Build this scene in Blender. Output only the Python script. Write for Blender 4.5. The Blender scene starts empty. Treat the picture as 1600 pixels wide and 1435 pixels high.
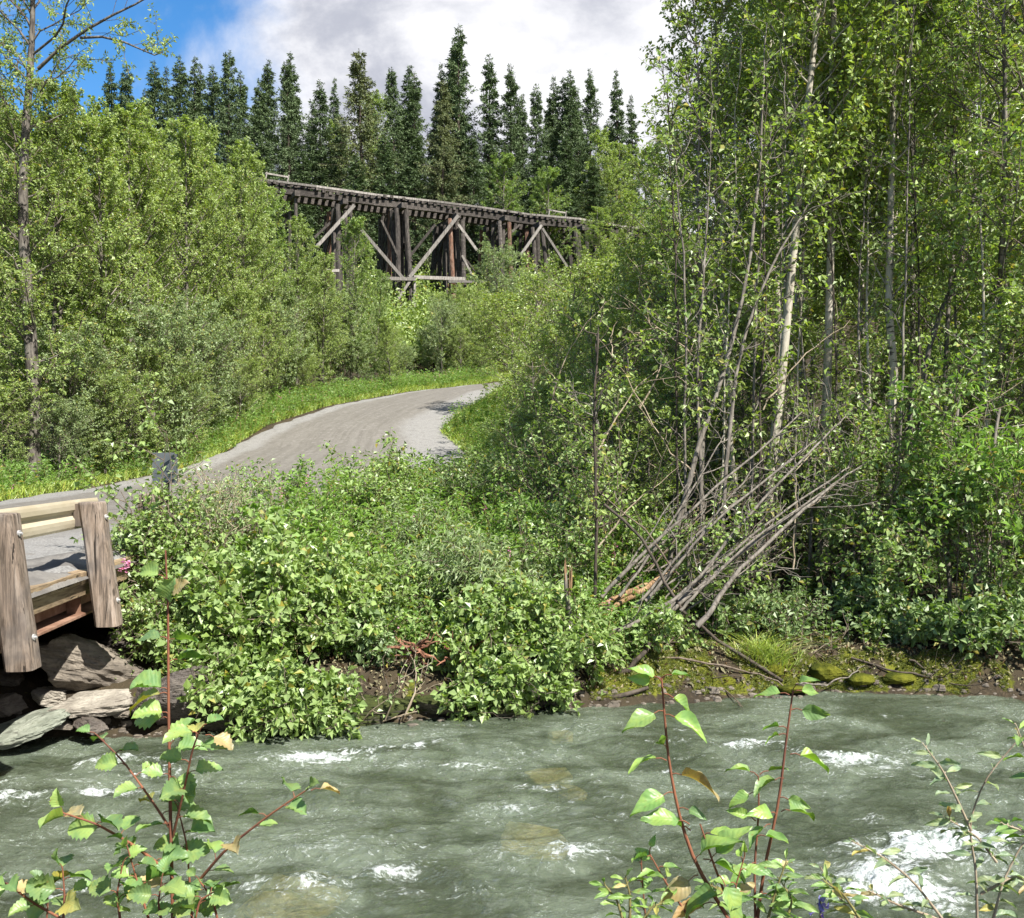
import bpy, math, random
import numpy as np
R = math.radians
# ------------------------------------------------------------------ camera, sky, sun, exposure
scene = bpy.context.scene
col = scene.collection
CAMZ = 2.9; F = 1440.0; CX = 800.0; HY = 705.0
cd = bpy.data.cameras.new('camera'); cam = bpy.data.objects.new('camera', cd); col.objects.link(cam)
cd.sensor_width = 36.0; cd.lens = 36.0 * F / 1600.0; cd.clip_start = 0.05; cd.clip_end = 3000
cam.location = (0, 0, CAMZ)
cam.rotation_euler = (R(90) - math.atan((717.5 - HY) / F), 0, 0)
scene.camera = cam
scene.render.resolution_x = 1024; scene.render.resolution_y = 918
scene.view_settings.view_transform = 'Standard'; scene.view_settings.look = 'None'
scene.view_settings.exposure = 1.45; scene.view_settings.gamma = 1.0
SUN = np.array([0.52, -0.58, 0.95]); SUN = SUN / np.linalg.norm(SUN)
sun_el = math.asin(SUN[2]); sun_az = math.atan2(SUN[0], SUN[1])
sd = bpy.data.lights.new('sun', 'SUN'); sd.energy = 4.9; sd.angle = R(0.6); sd.color = (1.0, 0.955, 0.88)
so = bpy.data.objects.new('sun', sd); col.objects.link(so)
from mathutils import Vector
so.rotation_euler = Vector(SUN.tolist()).to_track_quat('Z', 'Y').to_euler()
so.location = (20, -20, 40)
scene.cycles.max_bounces = 7; scene.cycles.transparent_max_bounces = 6
scene.cycles.diffuse_bounces = 3; scene.cycles.glossy_bounces = 2; scene.cycles.transmission_bounces = 3
scene.cycles.sample_clamp_indirect = 4.0

class NT:
    def __init__(s, tree): s.t = tree
    def n(s, typ, **kw):
        nd = s.t.nodes.new(typ)
        for k, v in kw.items(): setattr(nd, k, v)
        return nd
    def l(s, a, b): s.t.links.new(a, b)
    def put(s, sock, v):
        if hasattr(v, 'is_output'): s.l(v, sock)
        else: sock.default_value = v
    def math(s, op, a, b=None, c=None, clamp=False):
        nd = s.n('ShaderNodeMath', operation=op); nd.use_clamp = clamp
        s.put(nd.inputs[0], a)
        if b is not None: s.put(nd.inputs[1], b)
        if c is not None: s.put(nd.inputs[2], c)
        return nd.outputs[0]
    def mix(s, f, a, b, blend='MIX'):
        nd = s.n('ShaderNodeMix', data_type='RGBA', blend_type=blend)
        s.put(nd.inputs[0], f)
        for sock, v in ((nd.inputs[6], a), (nd.inputs[7], b)):
            if isinstance(v, tuple) and len(v) == 3: v = (*v, 1)
            s.put(sock, v)
        return nd.outputs[2]
    def ss(s, x, lo, hi):
        nd = s.n('ShaderNodeMapRange', interpolation_type='SMOOTHSTEP')
        s.put(nd.inputs[0], x); s.put(nd.inputs[1], lo); s.put(nd.inputs[2], hi)
        return nd.outputs[0]
    def noise(s, vec, scale, detail=4, rough=0.55, dist=0.0, out='Fac'):
        nd = s.n('ShaderNodeTexNoise')
        if vec is not None: s.l(vec, nd.inputs['Vector'])
        nd.inputs['Scale'].default_value = scale; nd.inputs['Detail'].default_value = detail
        nd.inputs['Roughness'].default_value = rough; nd.inputs['Distortion'].default_value = dist
        return nd.outputs[out]
    def mapping(s, vec, scale=(1, 1, 1), loc=(0, 0, 0), rot=(0, 0, 0)):
        nd = s.n('ShaderNodeMapping'); s.l(vec, nd.inputs['Vector'])
        nd.inputs['Scale'].default_value = scale; nd.inputs['Location'].default_value = loc
        nd.inputs['Rotation'].default_value = rot
        return nd.outputs[0]

def build_world():
    w = bpy.data.worlds.new('World'); scene.world = w; w.use_nodes = True
    t = NT(w.node_tree); w.node_tree.nodes.clear()
    out = t.n('ShaderNodeOutputWorld'); bg = t.n('ShaderNodeBackground'); t.l(bg.outputs[0], out.inputs[0])
    sky = t.n('ShaderNodeTexSky', sky_type='NISHITA'); sky.sun_disc = False
    sky.sun_elevation = sun_el; sky.sun_rotation = sun_az
    sky.air_density = 1.0; sky.dust_density = 0.3; sky.ozone_density = 2.5
    tc = t.n('ShaderNodeTexCoord'); d = tc.outputs['Generated']
    sp = t.n('ShaderNodeSeparateXYZ'); t.l(d, sp.inputs[0])
    z = t.math('MAXIMUM', sp.outputs[2], 0.0)
    den = t.math('ADD', z, 0.62)
    cx = t.math('DIVIDE', sp.outputs[0], den); cy = t.math('DIVIDE', sp.outputs[1], den)
    cmb = t.n('ShaderNodeCombineXYZ'); t.l(cx, cmb.inputs[0]); t.l(cy, cmb.inputs[1])
    n1 = t.noise(t.mapping(cmb.outputs[0], (1.0, 1.25, 1), (0.7, 0.35, 0)), 3.4, 9, 0.58, 0.45)
    n2 = t.noise(t.mapping(cmb.outputs[0], (1.0, 1.4, 1), (5.2, 1.3, 0)), 4.4, 8, 0.6, 0.2)
    # clouds thin out towards the left of the view
    rat = t.math('DIVIDE', sp.outputs[0], t.math('MAXIMUM', sp.outputs[1], 0.05))
    left = t.math('SUBTRACT', t.ss(rat, -0.44, -0.10), t.math('MULTIPLY', t.ss(rat, 0.08, 0.22), t.math('MULTIPLY', t.ss(z, 0.36, 0.43), 0.6)))
    up = t.ss(z, 0.22, 0.44)
    bias = t.math('ADD', t.math('MULTIPLY', left, 0.36), t.math('MULTIPLY', up, 0.05))
    dens = t.math('ADD', n1, bias)
    mask = t.ss(dens, 0.50, 0.80)
    # body shade: thick parts grey, thin edges and the side near the sun white
    thick = t.ss(n2, 0.38, 0.60)
    ccol = t.mix(thick, (0.97, 0.97, 1.0), (0.50, 0.52, 0.60))
    ccol = t.mix(t.math('MULTIPLY', t.math('MULTIPLY', t.math('MULTIPLY', t.ss(rat, -0.12, 0.12), t.ss(n1, 0.42, 0.58)), t.ss(z, 0.46, 0.32)), 0.9), ccol, (1.0, 1.0, 1.03))
    skyc = t.n('ShaderNodeVectorMath', operation='SCALE'); t.l(sky.outputs[0], skyc.inputs[0]); skyc.inputs[3].default_value = 0.078
    hsv = t.n('ShaderNodeHueSaturation'); hsv.inputs['Saturation'].default_value = 1.32; hsv.inputs['Value'].default_value = 1.0
    t.l(skyc.outputs[0], hsv.inputs['Color'])
    cs = t.n('ShaderNodeVectorMath', operation='SCALE'); t.l(ccol, cs.inputs[0]); cs.inputs[3].default_value = 0.41
    c = t.mix(mask, hsv.outputs[0], cs.outputs[0])
    t.l(c, bg.inputs[0]); bg.inputs[1].default_value = 1.0
build_world()

# ------------------------------------------------------------------ helpers
rng = np.random.default_rng(7)
def P2W(px, py, Y): return np.array([(px - CX) / F * Y, Y, CAMZ + (HY - py) / F * Y])
def PW(px, py): Y = CAMZ * F / (py - HY); return np.array([(px - CX) / F * Y, Y])

_perm = np.random.default_rng(3).permutation(512).astype(np.int64)
def vnoise(x, y, seed=0):
    xi = np.floor(x).astype(np.int64); yi = np.floor(y).astype(np.int64)
    xf = x - xi; yf = y - yi
    u = xf * xf * xf * (xf * (xf * 6 - 15) + 10); v = yf * yf * yf * (yf * (yf * 6 - 15) + 10)
    def g(a, b, fx, fy):
        h = _perm[(_perm[(a + seed * 37) & 511] + b) & 511]
        an = h * (2 * np.pi / 512)
        return np.cos(an) * fx + np.sin(an) * fy
    a = g(xi, yi, xf, yf); b = g(xi + 1, yi, xf - 1, yf); c = g(xi, yi + 1, xf, yf - 1); e = g(xi + 1, yi + 1, xf - 1, yf - 1)
    return (a * (1 - u) + b * u) * (1 - v) + (c * (1 - u) + e * u) * v
def fbm(x, y, oct=4, seed=0):
    s = 0; a = 1.0
    for i in range(oct):
        s = s + a * vnoise(x * 2 ** i, y * 2 ** i, seed + i); a *= 0.5
    return s
def norm(v): return v / np.maximum(np.linalg.norm(v, axis=-1, keepdims=True), 1e-9)
def sstep(x, a, b):
    t = np.clip((x - a) / (b - a), 0, 1); return t * t * (3 - 2 * t)

class Geo:
    """collects verts and faces, several materials, one float attribute and optional uv"""
    def __init__(s): s.V = []; s.Q = []; s.T = []; s.qm = []; s.tm = []; s.A = []; s.UV = []; s.n = 0
    def add(s, V, Q=None, T=None, m=0, a=0.5, uv=None):
        V = np.asarray(V, float).reshape(-1, 3); k = len(V)
        s.V.append(V); s.A.append(np.broadcast_to(np.asarray(a, float), (k,)).copy())
        s.UV.append(np.zeros((k, 2)) if uv is None else np.asarray(uv, float).reshape(-1, 2))
        if Q is not None and len(Q): s.Q.append(np.asarray(Q) + s.n); s.qm.append(np.full(len(Q), m))
        if T is not None and len(T): s.T.append(np.asarray(T) + s.n); s.tm.append(np.full(len(T), m))
        s.n += k
        return s
    def mesh(s, name, mats, smooth=True):
        V = np.concatenate(s.V); A = np.concatenate(s.A); UV = np.concatenate(s.UV)
        Q = np.concatenate(s.Q) if s.Q else np.zeros((0, 4), int); T = np.concatenate(s.T) if s.T else np.zeros((0, 3), int)
        me = bpy.data.meshes.new(name)
        me.vertices.add(len(V)); me.vertices.foreach_set('co', V.astype(np.float32).ravel())
        li = np.concatenate([Q.ravel(), T.ravel()]).astype(np.int32)
        me.loops.add(len(li)); me.loops.foreach_set('vertex_index', li)
        me.polygons.add(len(Q) + len(T))
        ls = np.concatenate([np.arange(len(Q)) * 4, len(Q) * 4 + np.arange(len(T)) * 3]).astype(np.int32)
        me.polygons.foreach_set('loop_start', ls)
        mi = np.concatenate((s.qm if s.qm else []) + (s.tm if s.tm else [])).astype(np.int32)
        me.polygons.foreach_set('material_index', mi)
        me.polygons.foreach_set('use_smooth', np.full(len(Q) + len(T), bool(smooth)))
        me.update(calc_edges=True)
        at = me.attributes.new('rnd', 'FLOAT', 'POINT'); at.data.foreach_set('value', A.astype(np.float32))
        ua = me.attributes.new('lc', 'FLOAT_VECTOR', 'POINT')
        ua.data.foreach_set('vector', np.concatenate([UV, np.zeros((len(UV), 1))], 1).astype(np.float32).ravel())
        for m in (mats if isinstance(mats, (list, tuple)) else [mats]): me.materials.append(m)
        return me

def empty(name, loc, rz=0.0, sc=1.0):
    o = bpy.data.objects.new(name, None); col.objects.link(o)
    o.location = tuple(float(c) for c in loc); o.rotation_euler = (0, 0, rz); o.scale = (sc, sc, sc) if np.isscalar(sc) else sc
    o.empty_display_size = 0.3
    return o
def link(name, me, parent=None, loc=None):
    o = bpy.data.objects.new(name, me); col.objects.link(o)
    if parent is not None: o.parent = parent
    if loc is not None: o.location = tuple(float(c) for c in loc)
    return o
def tag(o, label=None, cat=None, group=None, kind=None):
    if label: o['label'] = label
    if cat: o['category'] = cat
    if group: o['group'] = group
    if kind: o['kind'] = kind
    return o

def tubes(g, P, Rr, sides=5, m=0, a=0.5, cap=False):
    """P: N x m x 3 polylines, Rr: N x m radii"""
    P = np.asarray(P, float)
    if P.ndim == 2: P = P[None]; Rr = np.asarray(Rr, float)[None]
    N, M, _ = P.shape
    T = np.gradient(P, axis=1); T = norm(T)
    ref = np.where(np.abs(T[:, :1, 2:3]) > 0.8, np.array([1.0, 0.1, 0.0]), np.array([0.05, 0.1, 1.0]))
    U = norm(np.cross(T, np.broadcast_to(ref, T.shape))); W = np.cross(T, U)
    th = np.arange(sides) * 2 * np.pi / sides
    ring = U[:, :, None, :] * np.cos(th)[:, None] + W[:, :, None, :] * np.sin(th)[:, None]
    V = P[:, :, None, :] + ring * np.asarray(Rr)[:, :, None, None]
    i = np.arange(N)[:, None, None] * (M * sides); j = np.arange(M - 1)[None, :, None] * sides; k = np.arange(sides)[None, None, :]
    k2 = (k + 1) % sides
    Q = np.stack([i + j + k, i + j + k2, i + j + sides + k2, i + j + sides + k], -1).reshape(-1, 4)
    aa = a if np.isscalar(a) else np.repeat(a, M * sides)
    base = g.n
    g.add(V.reshape(-1, 3), Q, m=m, a=aa)
    if cap:
        for n in range(N):
            for e in (0, M - 1):
                c = P[n, e]; vs = V[n, e]
                VV = np.vstack([vs, c]); TT = [[q, (q + 1) % sides, sides] for q in range(sides)]
                g.add(VV, None, TT, m=m, a=a if np.isscalar(a) else a[n])
    return g

def polyat(P, idx, s):
    M = P.shape[1]; f = np.clip(s, 0, 0.9999) * (M - 1); i = f.astype(int); w = (f - i)[:, None]
    a = P[idx, i]; b = P[idx, i + 1]
    return a * (1 - w) + b * w, norm(b - a)
def rvec(n, r=None):
    return norm((r or rng).normal(size=(n, 3)))

def spawn(r, P, per, lo, hi, length, ang=(35, 65), up=0.15, m=5, bend=0.15, wob=0.04, strat=True):
    """children growing out of every polyline; length: f(s, parent index) -> metres"""
    N = len(P); n = N * per
    idx = np.repeat(np.arange(N), per)
    s = ((np.tile(np.arange(per), N) + r.random(n)) / per) if strat else r.random(n)
    s = lo + (hi - lo) * s
    b, T = polyat(P, idx, s)
    pr = norm(np.cross(T, rvec(n, r)))
    a = np.radians(r.uniform(ang[0], ang[1], n))[:, None]
    d = norm(T * np.cos(a) + pr * np.sin(a) + np.array([0, 0, up]))
    L = length(s, idx)[:, None, None] * r.uniform(0.7, 1.25, n)[:, None, None]
    t = np.linspace(0, 1, m)[None, :, None]
    C = b[:, None] + d[:, None] * L * t + np.array([0, 0, bend]) * L * t ** 2
    C = C + np.cumsum(r.normal(size=C.shape) * wob * L / m, axis=1) * (t > 0)
    return C, s, idx

def leaves(g, r, P, per, size, lo=0.15, hi=1.0, spread=0.4, upb=0.8, aspect=0.55, droop=0.25, m=1, fold=0.18, var=0.45, off=0.0):
    N = len(P); n = N * per; idx = np.repeat(np.arange(N), per)
    s = lo + (hi - lo) * r.random(n)
    b, T = polyat(P, idx, s)
    out = norm(np.cross(T, rvec(n, r)))
    ax = norm(T * spread + out + np.array([0, 0, -droop]))
    if off: b = b + out * off * r.random(n)[:, None]
    nr = rvec(n, r) * 0.75 + np.array([0, 0, upb]); 
    side = norm(np.cross(nr, ax)); nn = np.cross(ax, side)
    sz = (size * (1 + var * r.uniform(-1, 1, n)))[:, None]
    b = b + ax * sz * 0.25
    mid = b + ax * sz * 0.42
    V = np.stack([b, mid + side * sz * aspect / 2 + nn * sz * fold, b + ax * sz - nn * sz * fold * 0.6, mid - side * sz * aspect / 2 + nn * sz * fold], 1)
    i = np.arange(n)[:, None] * 4
    T1 = np.concatenate([i + np.array([0, 1, 2]), i + np.array([0, 2, 3])], 0)
    rn = np.repeat(np.clip(.62 * r.random(N)[idx] + .38 * r.random(n), 0, .9999), 4)
    g.add(V.reshape(-1, 3), None, T1, m=m, a=rn)
    return g

# ------------------------------------------------------------------ materials
def new_mat(name):
    m = bpy.data.materials.new(name); m.use_nodes = True; t = NT(m.node_tree); m.node_tree.nodes.clear()
    out = t.n('ShaderNodeOutputMaterial'); return m, t, out
def pbsdf(t, base, rough=0.7, spec=0.3, bump=None, bstr=0.3, bdist=0.02, metal=0.0):
    p = t.n('ShaderNodeBsdfPrincipled')
    if isinstance(base, tuple): base = (*base[:3], 1)
    t.put(p.inputs['Base Color'], base); t.put(p.inputs['Roughness'], rough)
    p.inputs['Specular IOR Level'].default_value = spec; p.inputs['Metallic'].default_value = metal
    if bump is not None:
        b = t.n('ShaderNodeBump'); b.inputs['Strength'].default_value = bstr; b.inputs['Distance'].default_value = bdist
        t.l(bump, b.inputs['Height']); t.l(b.outputs[0], p.inputs['Normal'])
    return p

def leaf_mat(name, c1, c2, c3=None, under=1.25, trans=0.38, rough=0.42, spec=0.42, veins=False, yellow=0.03):
    m, t, out = new_mat(name)
    at = t.n('ShaderNodeAttribute', attribute_name='rnd'); rn = at.outputs['Fac']
    oi = t.n('ShaderNodeObjectInfo')
    c = t.mix(rn, c1, c2)
    if c3: c = t.mix(t.math('MULTIPLY', oi.outputs['Random'], 0.6), c, c3)
    wn = t.n('ShaderNodeTexWhiteNoise', noise_dimensions='1D'); t.l(rn, wn.inputs['W'])
    hs = t.n('ShaderNodeHueSaturation'); t.put(hs.inputs['Value'], t.math('MULTIPLY_ADD', wn.outputs[0], 0.7, 0.75)); t.l(c, hs.inputs['Color']); c = hs.outputs[0]
    if yellow: c = t.mix(t.math('GREATER_THAN', wn.outputs[0], 1 - yellow), c, (0.33, 0.27, 0.05))
    geo = t.n('ShaderNodeNewGeometry')
    un = t.mix(0.35, c, (0.20, 0.25, 0.15)); hs2 = t.n('ShaderNodeHueSaturation'); hs2.inputs['Value'].default_value = under; t.l(un, hs2.inputs['Color'])
    c = t.mix(geo.outputs['Backfacing'], c, hs2.outputs[0])
    bump = None
    if veins:
        lc = t.n('ShaderNodeAttribute', attribute_name='lc'); s = t.n('ShaderNodeSeparateXYZ'); t.l(lc.outputs['Vector'], s.inputs[0])
        au = t.math('ABSOLUTE', s.outputs[0])
        mid = t.ss(au, 0.07, 0.02)
        ph = t.math('SINE', t.math('MULTIPLY', t.math('SUBTRACT', s.outputs[1], t.math('MULTIPLY', au, 0.22)), 46.0))
        sv = t.math('MULTIPLY', t.ss(ph, 0.78, 1.0), 0.55)
        v = t.math('MAXIMUM', mid, sv)
        c = t.mix(t.math('MULTIPLY', v, 0.24), c, (0.30, 0.38, 0.12))
        gp = t.n('ShaderNodeTexCoord').outputs['Object']; nz = t.noise(gp, 130, 4); n5 = t.noise(gp, 28, 4); c = t.mix(t.math('MULTIPLY', t.ss(nz, 0.64, 0.70), 0.6), c, (0.20, 0.14, 0.05)); c = t.mix(t.math('MULTIPLY', t.ss(n5, .42, .62), .55), c, t.mix(1.0, c, (1.5, 1.25, .9), 'MULTIPLY')); c = t.mix(t.math('MULTIPLY', t.ss(n5, .5, .36), .45), c, t.mix(1.0, c, (.6, .72, .8), 'MULTIPLY'))
        bump = t.math('SUBTRACT', t.math('MULTIPLY', ph, 0.5), t.math('MULTIPLY', mid, 1.5))
    p = pbsdf(t, (0, 0, 0), rough, spec, bump, 0.22, 0.0015); t.l(c, p.inputs['Base Color'])
    tr = t.n('ShaderNodeBsdfTranslucent')
    tcol = t.mix(1.0, c, (1.3, 1.45, 0.5), 'MULTIPLY'); t.l(tcol, tr.inputs['Color'])
    mx = t.n('ShaderNodeMixShader'); mx.inputs[0].default_value = trans; t.l(p.outputs[0], mx.inputs[1]); t.l(tr.outputs[0], mx.inputs[2])
    t.l(mx.outputs[0], out.inputs[0]); return m

def bark_mat(name, base, dark, light, scale=6, marks=0.0):
    m, t, out = new_mat(name)
    tc = t.n('ShaderNodeTexCoord'); v = tc.outputs['Object']
    n1 = t.noise(t.mapping(v, (1, 1, 0.25)), scale * 4, 5, 0.6)
    n2 = t.noise(v, 0.9, 4, 0.6)
    c = t.mix(t.ss(n1, 0.35, 0.65), dark, base)
    c = t.mix(t.math('MULTIPLY', t.ss(n2, 0.5, 0.72), 0.8), c, light)
    if marks:
        n3 = t.noise(t.mapping(v, (2.0, 2.0, 9.0)), 2.2, 3, 0.5)
        c = t.mix(t.math('MULTIPLY', t.ss(n3, 0.60, 0.66), marks), c, (0.03, 0.025, 0.02))
    p = pbsdf(t, (0, 0, 0), 0.85, 0.2, n1, 0.6, 0.01); t.l(c, p.inputs['Base Color']); t.l(p.outputs[0], out.inputs[0]); return m

def wood_mat(name, base, dark, light, axis='Z', stain=None, rough=0.85):
    m, t, out = new_mat(name)
    tc = t.n('ShaderNodeTexCoord'); v = tc.outputs['Object']
    sc = {'Z': (1, 1, 0.06), 'Y': (1, 0.06, 1), 'X': (0.06, 1, 1)}[axis]
    n1 = t.noise(t.mapping(v, sc), 46, 7, 0.7, 0.5)
    n2 = t.noise(t.mapping(v, tuple(max(q, .16) for q in sc)), 9, 6, 0.65, 0.8)
    n3 = t.noise(v, 2.2, 4, 0.6)
    at = t.n('ShaderNodeAttribute', attribute_name='rnd')
    c = t.mix(t.ss(n1, 0.36, 0.62), dark, base)
    c = t.mix(t.math('MULTIPLY', t.ss(n2, 0.45, 0.68), 0.7), c, light)
    if stain: c = t.mix(t.math('MULTIPLY', t.ss(n3, 0.5, 0.66), 0.75), c, stain)
    crack = t.ss(t.noise(t.mapping(v, sc), 19, 4, 0.6, 0.8), 0.33, 0.37)
    kv = t.n('ShaderNodeTexVoronoi'); t.l(t.mapping(v, tuple(max(q, .45) for q in sc)), kv.inputs['Vector']); kv.inputs['Scale'].default_value = 4.2
    crack = t.math('MULTIPLY', crack, t.math('MAXIMUM', t.ss(kv.outputs['Distance'], .09, .13), 0.25))
    c = t.mix(crack, (0.025, 0.02, 0.016), c)
    hs = t.n('ShaderNodeHueSaturation'); t.put(hs.inputs['Value'], t.math('MULTIPLY_ADD', at.outputs['Fac'], 0.7, 0.65)); t.l(c, hs.inputs['Color'])
    h = t.math('ADD', n1, t.math('MULTIPLY', crack, 1.5))
    p = pbsdf(t, (0, 0, 0), rough, 0.2, h, 0.55, 0.012); t.l(hs.outputs[0], p.inputs['Base Color']); t.l(p.outputs[0], out.inputs[0]); return m

def rock_mat(name, c1, c2, c3, wet=0.0, moss=0.0, scale=3.0):
    m, t, out = new_mat(name)
    tc = t.n('ShaderNodeTexCoord'); v = tc.outputs['Object']
    n1 = t.noise(t.mapping(v, (1, 1, 2.2), rot=(0.3, 0.5, 0)), scale, 8, 0.62, 0.4)
    n2 = t.noise(v, scale * 7, 6, 0.65)
    vo = t.n('ShaderNodeTexVoronoi', feature='DISTANCE_TO_EDGE'); t.l(t.mapping(v, (1, 1, 1.8), rot=(0.2, 0.7, 0.2)), vo.inputs['Vector']); vo.inputs['Scale'].default_value = scale * 1.3
    c = t.mix(t.ss(n1, 0.38, 0.62), c1, c2)
    c = t.mix(t.math('MULTIPLY', t.ss(n2, 0.5, 0.7), 0.7), c, c3)
    lay = t.noise(t.mapping(v, (.6, .6, 7), rot=(0.3, 0.5, 0)), scale * 2.5, 5, .6, .5); c = t.mix(t.math('MULTIPLY', t.ss(lay, 0.42, 0.34), 0.55), c, (0.03, 0.026, 0.02)); c = t.mix(t.math('MULTIPLY', t.ss(lay, .6, .72), .5), c, c3)
    if moss:
        gz = t.n('ShaderNodeNewGeometry'); s = t.n('ShaderNodeSeparateXYZ'); t.l(gz.outputs['Normal'], s.inputs[0])
        mk = t.ss(t.math('ADD', s.outputs[2], t.math('MULTIPLY', t.noise(v, 5, 5), 0.9)), 0.75 - moss, 1.1 - moss)
        c = t.mix(mk, c, t.mix(t.noise(v, 30, 3), (0.012, 0.018, 0.003), (0.045, 0.055, 0.008)))
    h = t.math('ADD', t.math('ADD', n1, lay), t.math('MULTIPLY', n2, 0.35))
    p = pbsdf(t, (0, 0, 0), 0.78 - 0.45 * wet, 0.3 + 0.3 * wet, h, 0.8, 0.05); t.l(c, p.inputs['Base Color']); t.l(p.outputs[0], out.inputs[0]); return m

M = {}
M['aspen_leaf'] = leaf_mat('aspen_leaf', (0.135, 0.19, 0.035), (0.285, 0.345, 0.085), (0.18, 0.24, 0.075))
M['birch_leaf'] = leaf_mat('birch_leaf', (0.15, 0.205, 0.048), (0.31, 0.375, 0.11), (0.19, 0.25, 0.08))
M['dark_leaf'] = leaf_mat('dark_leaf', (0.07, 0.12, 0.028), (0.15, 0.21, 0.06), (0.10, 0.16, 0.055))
M['alder_leaf'] = leaf_mat('alder_leaf', (0.11, 0.18, 0.035), (0.25, 0.33, 0.085), (0.15, 0.22, 0.065), rough=0.38, spec=0.45)
M['willow_leaf'] = leaf_mat('willow_leaf', (0.15, 0.20, 0.085), (0.25, 0.30, 0.16), (0.14, 0.19, 0.08), under=1.5)
M['herb_leaf'] = leaf_mat('herb_leaf', (0.11, 0.20, 0.025), (0.19, 0.30, 0.05), (0.13, 0.22, 0.05))
M['grass'] = leaf_mat('grass', (0.17, 0.25, 0.03), (0.30, 0.36, 0.06), None, trans=0.3, yellow=0.08)
M['needle'] = leaf_mat('needle', (0.032, 0.060, 0.020), (0.085, 0.128, 0.044), (0.06, 0.09, 0.035), trans=0.08, rough=0.6, spec=0.2, yellow=0.0)
M['needle_y'] = leaf_mat('needle_yellowish', (0.055, 0.07, 0.022), (0.12, 0.13, 0.045), None, trans=0.1, rough=0.6, spec=0.2, yellow=0.0)
M['big_leaf'] = leaf_mat('broad_leaf_green', (0.06, 0.145, 0.028), (0.125, 0.225, 0.045), None, veins=True, yellow=0.04, rough=0.4, spec=0.4)
M['poplar_leaf'] = leaf_mat('poplar_leaf_green', (0.075, 0.17, 0.025), (0.15, 0.27, 0.035), None, veins=True, yellow=0.02, rough=0.36, spec=0.45)
M['silver_leaf'] = leaf_mat('silver_leaf', (0.10, 0.155, 0.085), (0.16, 0.215, 0.13), None, veins=True, yellow=0.03)
M['brown_leaf'] = leaf_mat('withered_leaf', (0.24, 0.16, 0.08), (0.32, 0.235, 0.13), None, veins=True, yellow=0.0)
M['dead_needle'] = leaf_mat('dead_needle', (0.22, 0.10, 0.04), (0.32, 0.17, 0.07), None, trans=0.2, yellow=0.0)
M['pink'] = leaf_mat('fireweed_petal', (0.50, 0.12, 0.36), (0.62, 0.22, 0.45), None, yellow=0.0)
M['violet'] = leaf_mat('monkshood_petal', (0.09, 0.04, 0.42), (0.14, 0.07, 0.52), None, yellow=0.0, trans=0.2)
M['yellowp'] = leaf_mat('yellow_petal', (0.75, 0.55, 0.02), (0.8, 0.62, 0.05), None, yellow=0.0)
M['aspen_bark'] = bark_mat('aspen_bark', (0.40, 0.365, 0.30), (0.24, 0.215, 0.17), (0.50, 0.47, 0.41), marks=0.9)
M['grey_bark'] = bark_mat('grey_bark', (0.18, 0.16, 0.135), (0.08, 0.07, 0.058), (0.27, 0.245, 0.215), marks=0.6)
M['dark_bark'] = bark_mat('dark_bark', (0.07, 0.055, 0.042), (0.03, 0.025, 0.02), (0.13, 0.11, 0.09))
M['old_bark'] = bark_mat('old_poplar_bark', (0.14, 0.125, 0.105), (0.04, 0.034, 0.03), (0.21, 0.195, 0.17), scale=4)
M['twig'] = bark_mat('twig', (0.15, 0.12, 0.09), (0.08, 0.06, 0.045), (0.22, 0.19, 0.15))
M['pale_twig'] = bark_mat('pale_twig', (0.30, 0.25, 0.18), (0.17, 0.13, 0.09), (0.42, 0.36, 0.28))
M['red_stem'] = bark_mat('reddish_stem', (0.19, 0.075, 0.04), (0.11, 0.045, 0.03), (0.27, 0.16, 0.08))
M['green_stem'] = bark_mat('green_stem', (0.18, 0.17, 0.06), (0.12, 0.10, 0.04), (0.25, 0.21, 0.09))
M['torn_wood'] = wood_mat('torn_wood', (0.24, 0.15, 0.08), (0.08, 0.045, 0.025), (0.36, 0.25, 0.14))
M['red_root'] = wood_mat('red_brown_root', (0.15, 0.065, 0.038), (0.06, 0.028, 0.018), (0.24, 0.13, 0.08))
# weathered timber
M['post_wood'] = wood_mat('post_wood', (0.20, 0.155, 0.12), (0.07, 0.055, 0.043), (0.29, 0.245, 0.205), 'Z', (0.10, 0.085, 0.075))
M['edge_wood'] = wood_mat('edge_timber_wood', (0.23, 0.17, 0.10), (0.10, 0.07, 0.045), (0.30, 0.235, 0.15), 'Y')
M['tr_dark'] = wood_mat('trestle_dark_wood', (0.055, 0.047, 0.042), (0.02, 0.018, 0.016), (0.13, 0.115, 0.10), 'Z')
M['tr_brown'] = wood_mat('trestle_brown_wood', (0.13, 0.065, 0.04), (0.03, 0.02, 0.016), (0.20, 0.15, 0.12), 'Z')
M['tr_beam'] = wood_mat('trestle_beam_wood', (0.062, 0.053, 0.047), (0.02, 0.018, 0.016), (0.125, 0.11, 0.098), 'X')
M['tr_grey'] = wood_mat('trestle_grey_wood', (0.20, 0.185, 0.168), (0.10, 0.09, 0.08), (0.29, 0.27, 0.25), 'Z')
M['rock_l'] = rock_mat('pale_slab_rock', (0.19, 0.17, 0.14), (0.30, 0.275, 0.23), (0.12, 0.10, 0.085))
M['rock_b'] = rock_mat('brown_rock', (0.10, 0.085, 0.068), (0.18, 0.155, 0.125), (0.07, 0.06, 0.05))
M['rock_d'] = rock_mat('dark_rock', (0.055, 0.045, 0.038), (0.10, 0.085, 0.07), (0.03, 0.025, 0.022), wet=0.6)
M['rock_g'] = rock_mat('greenish_slab_rock', (0.15, 0.165, 0.13), (0.23, 0.245, 0.20), (0.13, 0.14, 0.10), wet=0.3)
M['rock_moss'] = rock_mat('mossy_rock', (0.05, 0.045, 0.035), (0.09, 0.08, 0.055), (0.03, 0.03, 0.02), moss=0.55)
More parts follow.
